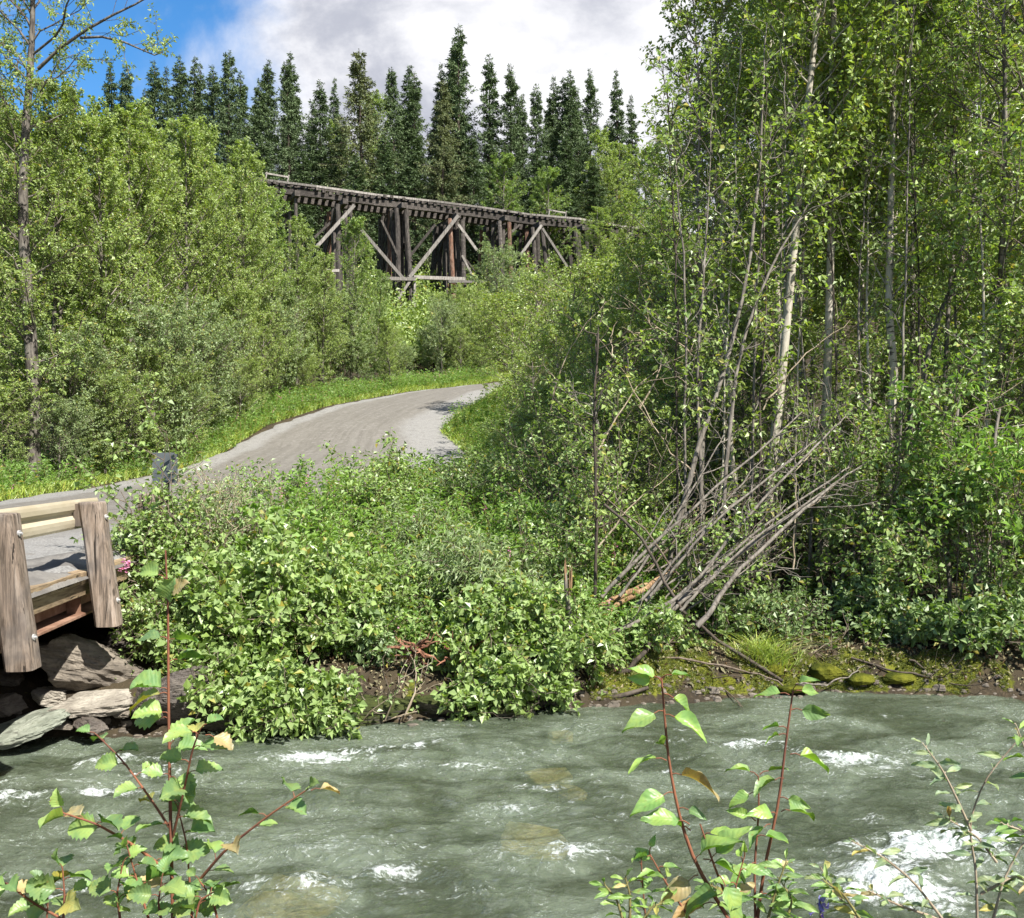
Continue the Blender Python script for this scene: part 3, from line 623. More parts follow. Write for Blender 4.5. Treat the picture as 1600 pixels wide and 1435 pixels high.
SPRUCES = [ # px, top py, Y, kind, width scale, label
 (183,98,100,2,1.0,'leftmost slim spruce against the blue sky'),
 (202,103,98,0,.9,'second spruce from the left against the blue sky'),
 (225,140,96,4,.9,'short spruce between the two leftmost tall spruces and their neighbours'),
 (241,98,100,0,1.0,'dark spruce just right of the short one in the blue sky gap'),
 (268,108,104,2,.9,'thin faint spruce top right of the dark leaning spruce'),
 (281,90,98,0,1.0,'broad dark spruce left of two thin tops above the birches'),
 (300,91,101,2,1.0,'slender spruce with a pointed top above the birch tops'),
 (318,98,103,2,.9,'thin spruce just left of the pair with a shared crown'),
 (332,105,97,0,1.0,'dense spruce left of the tall one at the cloud edge'),
 (357,82,94,1,.85,'tall spruce at the cloud edge left of the trestle'),
 (374,112,96,4,1.0,'spruce leaning on the right side of the tall cloud-edge spruce'),
 (410,130,92,1,1.0,'broad spruce directly behind the left end of the trestle'),
 (423,95,97,0,1.0,'tall spruce rising behind the broad one at the left end of the trestle'),
 (453,97,93,1,.9,'left one of the twin spruces above the left trestle span'),
 (463,83,98,2,1.1,'right and taller one of the twin spruces above the left span'),
 (499,128,92,4,1.1,'medium spruce right of the twin spruces'),
 (519,124,103,2,.8,'thin far spruce top left of the yellowish spruce'),
 (561,80,90,3,1.0,'big yellowish spruce standing alone above the second trestle bent'),
 (616,108,92,1,.9,'dark spruce right of the big yellowish one'),
 (637,107,97,2,1.2,'slim spruce between two darker ones above the third bent'),
 (649,116,93,0,1.0,'dark spruce with a notched top above the third bent'),
 (683,99,98,2,.9,'thin spruce at the left foot of the two tallest'),
 (694,128,88,3,.85,'low wide bushy spruce in front of the two tallest spruces'),
 (702,57,97,2,1.1,'second tallest spruce, thin topped, left of the tallest'),
 (721,42,95,0,1.0,'tallest spruce of all, against the grey cloud'),
 (761,87,93,0,.95,'straight dark spruce right of the tallest spruce'),
 (794,103,92,0,1.0,'dark spruce second to the right of the tallest'),
 (815,150,98,2,.9,'thin short spruce between two dark ones'),
 (836,132,93,0,.9,'dark spruce with ragged top left of the dark cluster'),
 (860,118,97,2,1.0,'thin left spruce of the dark cluster right of centre'),
 (873,124,94,2,1.1,'second thin spruce of the dark cluster right of centre'),
 (889,112,93,0,.9,'tallest spruce of the dark cluster right of centre'),
 (904,145,95,4,.9,'short spruce in the dark cluster right of centre'),
 (919,110,96,0,.85,'gappy spruce at the right edge of the dark cluster'),
 (969,110,99,2,.95,'lone thin spruce against the bright cloud'),
 (990,151,100,2,.9,'shorter companion right of the lone thin spruce'),
]
r0 = random.Random(5)
for px, ty, Y, k, ws, lab in SPRUCES:
    x = (px - CX) / F * Y; z0 = gz(x, Y); H = CAMZ + (HY - ty) / F * Y - z0
    plant_tree('spruce_tree', SP[k], x, Y, r0.uniform(0, 6.28), (ws * 1.14 * min(1.15, H / 24 + .1), ws * 1.14 * min(1.15, H / 24 + .1), H / 24), lab, 'spruce tree', 'spruces behind the trestle')
SPL = ['the leftmost slim spruce', 'the short spruce in the blue sky gap', 'the pointed top above the birches', 'the tall spruce at the cloud edge', 'the spruce leaning on the cloud-edge one', 'the left end of the trestle deck', 'the twin spruces', 'the medium spruce beside the twins', 'the thin far spruce', 'the big yellowish spruce', 'the notched dark spruce', 'the two tallest spruces', 'the straight dark spruce right of the tallest', 'the thin short spruce', 'the dark ragged topped spruce', 'the dark cluster right of centre', 'the right edge of the dark cluster']
for q in range(34):
    px = 190 + q * 23 + r0.uniform(-6, 6); Y = r0.uniform(99, 112) if q % 2 else r0.uniform(86, 92)
    ty = (158 if q % 2 else 215) + r0.uniform(-12, 25) + (30 if px < 260 or px > 920 else 0)
    x = (px - CX) / F * Y; z0 = gz(x, Y); H = CAMZ + (HY - ty) / F * Y - z0; k = r0.randrange(5)
    plant_tree('spruce_tree', SP[k if k != 3 else 1], x, Y, r0.uniform(0, 6.28), (1.15, 1.15, H / 24), ('lower dark spruce half hidden behind ' if q % 2 else 'low dark spruce standing in front of ') + SPL[q // 2], 'spruce tree', 'filler spruces between the tall ones')

# ------------------------------------------------------------------ deciduous kinds
LT = [tree_kind(21 + k, 10, 1.75, 0.08, 60, 9, 34, 0.074, 0.06, ['birch_leaf', 'aspen_leaf', 'birch_leaf', 'alder_leaf'][k], 'grey_bark', 'twig', prof='oval', asc=(30, 60), sides=6) for k in range(4)]
LS = [tree_kind(41 + k, 4.5, 1.9, 0.04, 50, 9, 32, 0.068, 0.035, 'birch_leaf' if k else 'willow_leaf', 'grey_bark', 'twig', prof='round', asc=(30, 65), sides=5, aspect=.5) for k in range(3)]
def top_tree(name, kinds, H0, px, ty, Y, label, cat, group, ws=1.0, x=None, k=None):
    x = (px - CX) / F * Y if x is None else x
    z0 = gz(x, Y); H = max(.6, CAMZ + (HY - ty) / F * Y - z0)
    return plant_tree(name, kinds[r0.randrange(len(kinds)) if k is None else k], x, Y, r0.uniform(0, 6.28), (ws * max(.8, (H / H0) ** .5),) * 2 + (H / H0,), label, cat, group)
LEFT = [ # px, top py, Y, ws, where
 (-30,130,27,1.2,'cut by the left frame edge, in front of the wooded hill'),(20,165,30,1.1,'leafy and bright behind the big grey trunk at far left'),(85,150,29,1.15,'full crowned, just right of the big grey trunk'),
 (130,165,31,1.1,'bright, under the long bare limb of the big tree'),(165,200,30,1.1,'beneath the leftmost spruce tip'),(205,190,33,1.1,'below the second spruce from the left'),
 (245,180,34,1.15,'with pale twin stems showing in its lower half'),(290,195,36,1.1,'rising in front of the slender spruces at left'),(330,212,38,1.1,'left of the last tall birch before the trestle'),
 (358,235,40,1.1,'sloping down towards the left end of the trestle'),(385,280,42,1.1,'whose top hides the left end of the trestle deck'),(430,300,44,1.0,'reaching just under the left trestle span'),
 (465,345,46,1.0,'under the single thin trestle post'),(505,400,47,.9,'left of the second trestle bent'),(548,345,50,1.0,'pointed, standing between the trestle bents'),
 (583,425,52,.7,'left of the main trestle bent with crossed timbers'),(612,500,50,.8,'low, in front of the foot of the main trestle bent'),
]
for px, ty, Y, ws, w in LEFT:
    top_tree('birch_tree', LT, 10, px, ty, Y, 'green birch ' + w, 'birch tree', 'birches along the left of the road', ws)
HBW = ['the leftmost birch at the frame edge', 'the big grey trunk, left side', 'the big grey trunk, lower part', 'the big grey trunk, right side', 'the full crowned birch beside the trunk', 'the bright birch under the bare limb', 'the birch under the leftmost spruce', 'the gap left of the pale twin stems', 'the pale twin stems', 'the gap right of the pale twin stems', 'the birch before the slender spruce', 'the last tall birch before the trestle', 'the birches sloping down to the trestle', 'the left end of the trestle deck', 'the birch hiding the deck end', 'the left trestle span', 'the single thin trestle post', 'the second trestle bent', 'the low birches under the second bent', 'the pointed birch between the bents', 'the foot of the third bent', 'the crossed trestle timbers', 'the foot of the main trestle bent', 'the shrubs by the far road bend']
for q in range(24):
    px = -120 + q * 26 + r0.uniform(-10, 10); Y = np.interp(px, [-120, 350, 660], [33, 46, 60]) + r0.uniform(0, 6)
    ty = np.interp(px, [-120, 200, 350, 400, 500, 620], [150, 215, 255, 340, 445, 530]) + r0.uniform(-5, 30)
    top_tree('birch_tree', LT, 10, px, ty, Y, 'mostly hidden birch in the left thicket, behind ' + HBW[q], 'birch tree', 'hidden birches in the left thicket', 1.1)
LSH = [(-60,560,24.5,1.3),(5,625,25,.8),(92,640,26,.8),(120,540,27,1.1),(165,600,27.5,1.1),(210,560,29,1.1),(245,500,30,1.1),(285,590,31,1.0),(300,500,34,1.2),(335,530,36,1.1),(370,470,38,1.1),(375,570,37,.9),(415,520,42,1.1),(450,480,44,1.1),(470,560,44,.9),
 (500,500,48,1.1),(535,470,50,1.1),(560,540,50,1.0),(600,520,53,1.0),(625,545,55,.9),(690,480,58,.9),(705,470,61,1.1),(735,462,62,1.1),(760,480,60,1.2),(790,500,60,1.2),(668,520,60,.8),(720,520,58,1.0),(755,545,58,.9),(775,400,66,1.3),(830,440,64,1.3)]
SHW = ['cut by the left frame edge','below the big grey trunk, on its left','right at the foot of the big grey trunk','behind the pink fireweed on the left verge','with thin pale stems, left verge','behind the tall sapling tip in the foreground','halfway up the left thicket','at the grass edge above the marker sign','in the shaded pocket of the left thicket','right of the shaded pocket in the left thicket','below the birches that reach the trestle','at the grass edge where the road starts to climb','above the outer curve of the road','higher up above the outer road curve','beside the outer gravel edge of the road','under the left trestle bent','left of the pointed birch between the bents','beside the road shoulder below the trestle','below the main trestle bent','near the far end of the visible road','pale, under the crossed trestle timbers','under the long horizontal trestle timber','pale green right of the horizontal trestle timber','above the vanishing end of the road','at the point where the road disappears','tucked against the single timber post of the main bent','bright green at the far road bend','low by the far road bend','with yellowish new shoots hiding the fifth trestle bent','right of the yellowish shrub under the trestle']
for (px, ty, Y, ws), w in zip(LSH, SHW):
    top_tree('willow_shrub', LS, 4.5, px, ty, Y, 'bushy green shrub ' + w, 'shrub', 'shrubs along the left of the road', ws)
# pale deciduous trees on the slope behind the trestle
for (px, ty, Y, w) in [(788,248,84,'slim pale green aspen standing before the dark spruces'),(540,190,100,'pale aspen crown between the thin spruce and the big yellowish one'),(600,150,104,'pale crown seen left of the dark spruce right of the yellowish one'),(935,215,92,'pale green aspen right of the dark spruce cluster'),(955,235,96,'pale aspen left of the lone thin spruce'),(1010,240,92,'leafy hillside tree right of the lone thin spruces'),(1040,232,88,'leafy hillside tree at the edge of the right hand trees'),(1075,250,80,'hillside aspen seen through the thin foliage at right'),(985,300,78,'light green tree below the lone thin spruces'),(925,330,74,'light green tree under the right end of the trestle'),(1030,330,70,'light green tree right of the trestle end'),(860,270,80,'yellow green sapling sticking up over the trestle deck')]:
    top_tree('aspen_tree', LT, 10, px, ty, Y, w, 'aspen tree', 'pale trees beyond the trestle', 1.5)

# wooded hill far left and mass of brush behind the trestle
def brush_mass(n, xy, size, seed, hmin=1, hmax=4, clump=60):
    r = np.random.default_rng(seed); c = xy(r, n // clump); k = len(c)
    zc = ground(c[:, 0], c[:, 1]); rad = r.uniform(0.6, 1.6, k) * size * 4
    idx = np.repeat(np.arange(k), clump); d = rvec(len(idx), r) * np.array([1, 1, 1.3]); d[:, 2] = np.abs(d[:, 2])
    hh = r.uniform(hmin, hmax, k)
    p = np.stack([c[idx, 0], c[idx, 1], zc[idx] + hh[idx] * r.random(len(idx))], -1) + d * rad[idx][:, None] * r.uniform(.7, 1, len(idx))[:, None]
    g = Geo(); leaves(g, r, np.stack([p, p + rvec(len(p), r) * .1], 1), 1, size, m=0, aspect=.7, var=.5); return g
g = brush_mass(220000, lambda r, k: np.stack([r.uniform(-150, -45, k), r.uniform(75, 190, k)], 1), 0.42, 71, 1, 9, 110)
tag(link('far_wood', g.mesh('far_wood', [M['dark_leaf']], smooth=False)), 'green wooded hill rising behind the left hand birches', 'woods', kind='stuff')
g = brush_mass(300000, lambda r, k: np.stack([r.uniform(-45, 50, k), r.uniform(60, 100, k)], 1), 0.26, 72, 0.3, 3.0, 90)
tag(link('hillside_brush', g.mesh('hillside_brush', [M['birch_leaf']], smooth=False)), 'dense green brush on the slope around the trestle', 'brush', kind='stuff')

# ------------------------------------------------------------------ big poplar at far left
def big_poplar():
    r = np.random.default_rng(91); Y = 25.5; x = (47 - CX) / F * Y; z0 = gz(x, Y)
    e = empty('poplar_tree', (x, Y, z0)); base = np.array([x, Y, z0])
    t = np.linspace(0, 1, 16); H = 15.5
    tk = np.stack([0.10 * np.sin(t * 9) - .02, 0.1 * np.cos(t * 7), H * t], -1)[None]
    g = Geo(); tubes(g, tk, (0.18 * (1 - t) ** .7 + 0.02 + .06 * np.exp(-t * 30))[None], 10)
    lim = [P2W(62,110,Y), P2W(105,70,Y - .2), P2W(160,35,Y - .3), P2W(205,15,Y - .3), P2W(245,-8,Y - .3)]
    lim2 = [P2W(128,62,Y - .2), P2W(170,60,Y - .3), P2W(215,75,Y - .4), P2W(240,90,Y - .4), P2W(257,84,Y - .4)]
    B, s, _ = spawn(r, tk, 60, 0.14, 0.99, lambda s, i: np.where(s > .7, 2.4, 1.5) * np.ones(len(s)), (40, 80), 0.2, 6, 0.12, .2)
    B = np.concatenate([B, np.array([np.array([np.interp(np.linspace(0, 4, 6), range(5), np.array(l)[:, j]) for j in range(3)]).T - base for l in (lim, lim2)])])
    L = np.linalg.norm(B[:, -1] - B[:, 0], axis=1)
    rr = (0.012 + 0.008 * L)[:, None] * np.linspace(1, .35, 6); rr[-2:] *= 1.25
    tubes(g, B, rr, 5)
    S, _, _ = spawn(r, B, 8, 0.15, 1, lambda s, i: .4 + .22 * L[i], (30, 75), .1, 4, .05, .2)
    lg = Geo(); tubes(lg, S, np.full((len(S), 4), .008), 3)
    P2, _, _ = spawn(r, S, 3, .3, 1, lambda s, i: np.full(len(s), .3), (30, 70), 0, 3, -.1, .2)
    tubes(lg, P2, np.full((len(P2), 3), .004), 3)
    leaves(lg, r, P2, 12, .095, .1, 1.05, .5, .5, .5, .35); leaves(lg, r, S, 12, .095, .3, 1.05, .5, .5, .5, .35)
    link('trunk', g.mesh('trunk', M['old_bark']), e); link('crown', lg.mesh('crown', [M['twig'], M['aspen_leaf']], smooth=False), e)
    tag(e, 'tall old poplar at far left, thick grey trunk and long arching limb against the sky', 'poplar tree')
big_poplar()

# ------------------------------------------------------------------ railway trestle
A0 = np.array([-19.5, 68.7]); A1 = np.array([11.0, 83.5]); DZ = 22.9
dv = (A1 - A0) / np.linalg.norm(A1 - A0); pv = np.array([dv[1], -dv[0]])     # pv points towards the camera
LEN = float(np.linalg.norm(A1 - A0))
def trp(s, off, z): p = A0 + dv * s + pv * off; return np.array([p[0], p[1], z])
def plane_pt(px, py, off=2.6):
    # pixel ray met with the vertical plane 'off' metres on the camera side of the deck axis
    rx = (px - CX) / F; o = A0 + pv * off
    # (rx*Y, Y) = o + dv*s
    Y = (o[0] - o[1] * dv[0] / dv[1]) / (rx - dv[0] / dv[1])
    return np.array([rx * Y, Y, CAMZ + (HY - py) / F * Y])
def beam(g, a, b, w, h, rnd=0.5, up=np.array([0, 0, 1.0]), m=0):
    a = np.asarray(a, float); b = np.asarray(b, float); T = norm(b - a); 
    if abs(T @ up) > 0.95: up = np.array([pv[0], pv[1], 0.0])
    S = norm(np.cross(T, up)); U = np.cross(S, T); V = []
    for c in (a, b):
        for sx, sy in ((-1, -1), (1, -1), (1, 1), (-1, 1)): V.append(c + S * sx * w / 2 + U * sy * h / 2)
    g.add(V, [[3, 2, 1, 0], [4, 5, 6, 7], [0, 1, 5, 4], [1, 2, 6, 5], [2, 3, 7, 6], [3, 0, 4, 7]], m=m, a=rnd); return g
tr = empty('railway_trestle', trp(LEN / 2, 0, gz(*(A0 + dv * LEN / 2))))
tag(tr, 'old dark timber railway trestle crossing the slope in front of the spruces', 'trestle bridge')
torg = np.array(tr.location)
def tpart(name, g, mat, parent=tr):
    o = link(name, g.mesh(name, M[mat], smooth=False), parent)
    if parent is tr: o.location = tuple(-torg)
    return o
rr_ = np.random.default_rng(17)
def sag(s): return 0.10 * math.sin(s * 0.7) + 0.06 * math.sin(s * 1.9)
SEG = np.arange(-9, LEN + 12, 4.55)
for off in (-1.0, 1.0):
    g = Geo()
    for a, b in zip(SEG[:-1], SEG[1:]): beam(g, trp(a, off, DZ - .65 + sag(a)), trp(b + .05, off + rr_.uniform(-.02, .02), DZ - .65 + sag(b)), .36, .46 + rr_.uniform(-.01, .03), rr_.random())
    tpart('stringer', g, 'tr_beam')
nt = 96; tsp = (LEN + 17) / nt
for k in range(nt):
    s = -8 + k * tsp; g = Geo(); w = rr_.uniform(-.12, .12)
    beam(g, trp(s, -1.4 + w, DZ - .3 + sag(s)), trp(s + rr_.uniform(-.04, .04), 1.4 + w, DZ - .3 + sag(s) + rr_.uniform(-.02, .02)), .24, .22, rr_.random())
    tpart('sleeper', g, 'tr_dark')
for off, nm, mt, w, hh in ((1.28, 'guard_timber', 'tr_grey', .2, .16), (-1.28, 'guard_timber', 'tr_grey', .2, .16), (.72, 'rail', 'tr_dark', .08, .14), (-.72, 'rail', 'tr_dark', .08, .14)):
    g = Geo()
    for a, b in zip(SEG[:-1], SEG[1:]):
        
        beam(g, trp(a, off, DZ - .11 + sag(a)), trp(b, off + rr_.uniform(-.05, .05), DZ - .11 + sag(b)), w, hh, rr_.random())
    tpart(nm, g, mt)
BENT = [455, 528, 617, 700, 774, 826, 892, 985]
for bi, px in enumerate(BENT):
    p0 = plane_pt(px, 350, 0.0); s = float((p0[:2] - A0) @ dv)
    z1 = DZ - .89 + sag(s); g = Geo(); beam(g, trp(s, -2.1, z1 - .2), trp(s, 2.3, z1 - .2), .4, .4, .6); tpart('cap_beam', g, 'tr_beam')
    n = 3 if bi in (0, 7) else (12 if bi in (2, 3) else 8)
    rows = (0,) if n < 8 else (-.5, .45)
    for k in range(n):
        row = rows[k % len(rows)]; kk = (k // len(rows)) / max(1, (n // len(rows) - 1)) * 2 - 1
        top = trp(s + row + rr_.uniform(-.1, .1), kk * 1.75, z1 - .4); q = trp(s + row + rr_.uniform(-.2, .2), kk * 2.7 + rr_.uniform(-.2, .2), 0)
        zb = gz(q[0], q[1]) - .3; q[2] = zb; g = Geo()
        t_ = np.linspace(0, 1, 7)[:, None]; P = top * (1 - t_) + q * t_ + rr_.normal(size=(7, 3)) * .02
        tubes(g, P, np.full(7, .19 if bi not in (0, 7) else .13) * rr_.uniform(.85, 1.1), 8, a=rr_.random()); tpart('post', g, ['tr_dark', 'tr_dark', 'tr_beam', 'tr_dark', 'tr_brown', 'tr_dark', 'tr_beam'][(k * 5 + bi) % 7])
    if n > 3:
        for sg in (-1, 1):
            g = Geo(); beam(g, trp(s + sg * .62, -1.7 * sg, z1 - .6), trp(s + sg * .62, 2.3 * sg, z1 - 4.6), .1, .28, .3); tpart('cross_brace', g, 'tr_dark')
for a, b, w, mt, off in [((554,322),(495,387),.30,'tr_grey',2.6),((563,358),(630,436),.30,'tr_grey',2.6),((716,338),(640,434),.32,'tr_grey',2.6),((716,352),(745,392),.28,'tr_grey',2.0),
    ((846,353),(813,400),.26,'tr_grey',2.6),((847,358),(886,418),.26,'tr_grey',2.7),((989,362),(958,395),.22,'tr_grey',2.6),((492,372),(524,342),.22,'tr_dark',1.0),((680,352),(640,402),.24,'tr_dark',1.2),
    ((642,438),(617,476),.24,'tr_grey',2.9),((644,455),(662,473),.22,'tr_grey',2.6),((648,442),(646,512),.30,'tr_grey',2.75),((596,345),(622,400),.2,'tr_dark',2.5),((790,372),(812,352),.2,'tr_dark',1.5),((710,385),(752,436),.2,'tr_dark',-1.0),((722,400),(738,432),.22,'tr_grey',2.3)]:
    g = Geo(); beam(g, plane_pt(*a, off), plane_pt(*b, off), w * .55, w * .8, rr_.random()); tpart('diagonal_brace', g, mt)
for a, b, w, mt in [((592,436),(650,437),.26,'tr_grey'),((646,434),(726,437),.26,'tr_grey'),((700,441),(760,441),.2,'tr_grey'),((505,424),(530,424),.2,'tr_grey')]:
    g = Geo(); beam(g, plane_pt(*a, 2.9), plane_pt(*b, 2.9), .3, w, rr_.random()); tpart('longitudinal_girt', g, mt)
for s0 in (0.9, 24.5):
    g = Geo(); z = DZ - .02
    for ds in (0, 1.6): beam(g, trp(s0 + ds, 1.25, z - .1), trp(s0 + ds + .12, 1.25, z + .55), .08, .1, .9)
    beam(g, trp(s0, 1.27, z + .45), trp(s0 + 1.7, 1.27, z + .38), .06, .12, .9); tpart('railing_remnant', g, 'tr_grey')

# ------------------------------------------------------------------ road bridge at the left
BD = norm(np.array([-0.0625, 1.0])); BN = np.array([BD[1], -BD[0]])      # BN points to the camera side
B0 = np.array([-4.15, 7.6])
def bp(s, off, z): p = B0 + BD * s + BN * off; return np.array([p[0], p[1], z])
br = empty('road_bridge', bp(0, 0, 1.2)); tag(br, 'low road bridge with gravel deck, timber edge, rusty steel beam and cream guardrail', 'bridge')
borg = np.array(br.location)
def bpart(name, g, mat, parent=br, smooth=False):
    o = link(name, g.mesh(name, M[mat] if isinstance(mat, str) else mat, smooth), parent)
    if parent is br: o.location = tuple(-borg)
    return o
# frame axis for wood grain runs along +y
for z0, h, off in ((1.545, .125, -.10), (1.415, .125, -.125)):
    s = -9.0; r = np.random.default_rng(int(z0 * 100))
    while s < 4.9:
        Ls = min(r.uniform(2.2, 3.2), 4.9 - s)
        if Ls < .3: break
        g = Geo(); beam(g, bp(s, off - .15 + r.uniform(-.008, .008), z0 + h / 2), bp(s + Ls - .012, off - .15 + r.uniform(-.008, .008), z0 + h / 2 + r.uniform(-.004, .004)), .3, h - .006, r.random()); bpart('edge_timber', g, 'edge_wood'); s += Ls
# deck gravel bed
def deck_mat():
    m, t, out = new_mat('deck_gravel'); v = t.n('ShaderNodeTexCoord').outputs['Object']
    n = t.noise(v, 1.6, 6, .6); n2 = t.noise(v, 30, 6, .7); c = t.mix(t.ss(n, .4, .6), (0.115, .108, .10), (.18, .17, .155)); c = t.mix(t.math('MULTIPLY', t.ss(n2, .52, .7), .6), c, (.12, .11, .1))
    p = pbsdf(t, (0, 0, 0), .95, .1, n2, .9, .03); t.l(c, p.inputs['Base Color']); t.l(p.outputs[0], out.inputs[0]); return m
sg = np.arange(-20, 5.6, .06); og = np.linspace(-.06, -8.0, 90); S_, O_ = np.meshgrid(sg, og, indexing='ij')
XY = B0 + S_[..., None] * BD + O_[..., None] * BN
zz = 1.70 + .05 * fbm(S_ * 2, O_ * 2, 4, 6) - .05 * sstep(O_, -.5, -.06) + .045 * np.exp(-((O_ + .6) / .3) ** 2) + .012 * fbm(S_ * 13, O_ * 13, 2, 8)
zz = np.where(O_ > -.07, 1.60, zz)
i = (np.arange(len(sg) - 1)[:, None] * 90 + np.arange(89)[None]).ravel()
g = Geo(); g.add(np.concatenate([XY, zz[..., None]], -1).reshape(-1, 3), np.stack([i, i + 90, i + 91, i + 1], 1)); bpart('gravel_deck', g, deck_mat(), smooth=True)
g = Geo(); beam(g, bp(-20, -4.2, 1.30), bp(5.2, -4.2, 1.30), 7.6, .2); bpart('deck_slab', g, 'edge_wood')
for off, nm in ((-.34, 1), (-3.0, 0), (-6, 0)):
    g = Geo(); beam(g, bp(-20, off, 1.405), bp(4.8, off, 1.405), .30, .022); beam(g, bp(-20, off, 1.325), bp(4.8, off, 1.325), .03, .14); beam(g, bp(-20, off + .02, 1.212), bp(4.8, off + .02, 1.212), .36, .022)
    for s in np.arange(-19, 4.8, 1.1): beam(g, bp(s, off + .09, 1.30), bp(s + .015, off + .09, 1.30), .14, .165)
    bpart('steel_beam', g, 'rust')
# w-beam guardrail between post tops, on the road side
zs = [2.40, 2.375, 2.345, 2.30, 2.265, 2.235, 2.20, 2.165, 2.125, 2.10]; os_ = [-.215, -.205, -.20, -.20, -.232, -.232, -.20, -.20, -.205, -.215]
ss_ = np.linspace(-12, 2.45, 62); V = []
for th in (0, -.006):
    for s in ss_:
        for z, o in zip(zs, os_): V.append(bp(s, o + th, z - .012 * max(0, s - 2)))
nz = len(zs); Q = []
nS = len(ss_)
for a in range(nS - 1):
    for b in range(nz - 1):
        i0 = a * nz + b; Q.append([i0, i0 + 1, i0 + nz + 1, i0 + nz]); j0 = i0 + nS * nz; Q.append([j0, j0 + nz, j0 + nz + 1, j0 + 1])
g = Geo(); g.add(V, Q); gr = bpart('guardrail', g, 'rail', smooth=False)
for s in (-3.81, -1.905, 0, 1.905, 3.81):
    # squared log post, chamfered, leaning slightly
    n = 20; th = np.arange(n) * 2 * np.pi / n; a = .116
    prof = np.stack([np.clip(np.cos(th) * 1.18, -1, 1), np.clip(np.sin(th) * 1.18, -1, 1)], 1) * a
    zt = 2.375 + (.0 if s else .01); zb = 1.10; V = []; r = np.random.default_rng(int(60 + s * 10))
    lv = np.concatenate([[zt + .0, zt - .004, zt - .02], np.linspace(zt - .08, zb + .03, 9), [zb]])
    for li, z in enumerate(lv):
        k = 0.90 if li == 0 else (.97 if li == 1 else 1.0); w = 1 + .025 * np.sin(z * 5 + th * 2) + r.normal(size=n) * .006
        ctr = bp(s, -.06 + .13 * (zt - z), z)
        P = prof * (k * w)[:, None]; V.append(np.stack([ctr[0] + P[:, 0] * BN[0] + P[:, 1] * BD[0], ctr[1] + P[:, 0] * BN[1] + P[:, 1] * BD[1], np.full(n, z)], 1))
    V = np.array(V); nl = len(V); Q = [[q * n + j, (q + 1) * n + j, (q + 1) * n + (j + 1) % n, q * n + (j + 1) % n] for q in range(nl - 1) for j in range(n)]
    Vv = np.vstack([V.reshape(-1, 3), V[0].mean(0), V[-1].mean(0)]); c0 = nl * n; T = [[j, (j + 1) % n, c0] for j in range(n)] + [[(nl - 1) * n + (j + 1) % n, (nl - 1) * n + j, c0 + 1] for j in range(n)]
    g = Geo(); g.add(Vv, Q, T, a=.6 if s else .25); po = bpart('post', g, 'post_wood')
    for zb_, in ((2.22,), (1.36,), ):
        g = Geo(); c = bp(s, -.06 + .13 * (zt - zb_) + a, zb_); nn = np.array([BN[0], BN[1], 0])
        tubes(g, np.array([c - nn * .02, c + nn * .012]), np.array([.026, .026]), 12, cap=True); tubes(g, np.array([c, c + nn * .03]), np.array([.012, .012]), 6, cap=True); o = link('bolt', g.mesh('bolt', M['bolt'], False), po)
    g = Geo(); beam(g, bp(s, -.165, 2.13), bp(s, -.165, 2.36), .16, .10, .1, up=np.array([BN[0], BN[1], 0])); bpart('spacer_block', g, 'post_wood')
# abutment
g = Geo(); beam(g, bp(4.9, -4.2, .75), bp(5.3, -4.2, .75), 8.0, .95); bpart('abutment', g, 'edge_wood')
# marker sign beyond the bridge end
sx, sy = P2W(260, 740, 12.2)[:2]
e = empty('marker_sign', (sx, sy, 1.2)); g = Geo(); beam(g, (0, 0, 0), (0, 0, 1.6), .07, .07, .3); link('sign_post', g.mesh('sign_post', M['tr_dark'], False), e)
g = Geo(); beam(g, (0, -.05, 1.28), (0, -.05, 1.68), .33, .012, .5, up=np.array([0, 1., 0])); link('sign_plate', g.mesh('sign_plate', M['sign_back'], False), e)
tag(e, 'grey metal marker plate on a dark post at the end of the guardrail, behind leaves', 'sign')

# ------------------------------------------------------------------ right hand forest
RT = [tree_kind(61, 13, 1.5, 0.30, 52, 7, 9, 0.085, 0.06, 'aspen_leaf', 'aspen_bark', 'twig', asc=(30, 65), per_twig=2, wob=.020),
      tree_kind(62, 13, 1.7, 0.22, 56, 7, 9, 0.08, 0.05, 'aspen_leaf', 'grey_bark', 'twig', asc=(30, 70), per_twig=2, wob=.020),
      tree_kind(63, 13, 1.4, 0.38, 48, 7, 9, 0.09, 0.075, 'aspen_leaf', 'aspen_bark', 'twig', asc=(35, 65), per_twig=2, wob=.010),
      tree_kind(64, 13, 1.9, 0.15, 60, 7, 8, 0.075, 0.04, 'alder_leaf', 'grey_bark', 'twig', asc=(35, 70), per_twig=2, wob=.020)]
RU = [tree_kind(65 + k, 6, 1.9, 0.06, 44, 7, 8, 0.08, 0.035, ['dark_leaf', 'alder_leaf', 'aspen_leaf'][k], 'grey_bark', 'twig', asc=(35, 75), per_twig=2, prof='round', wob=.04) for k in range(3)]
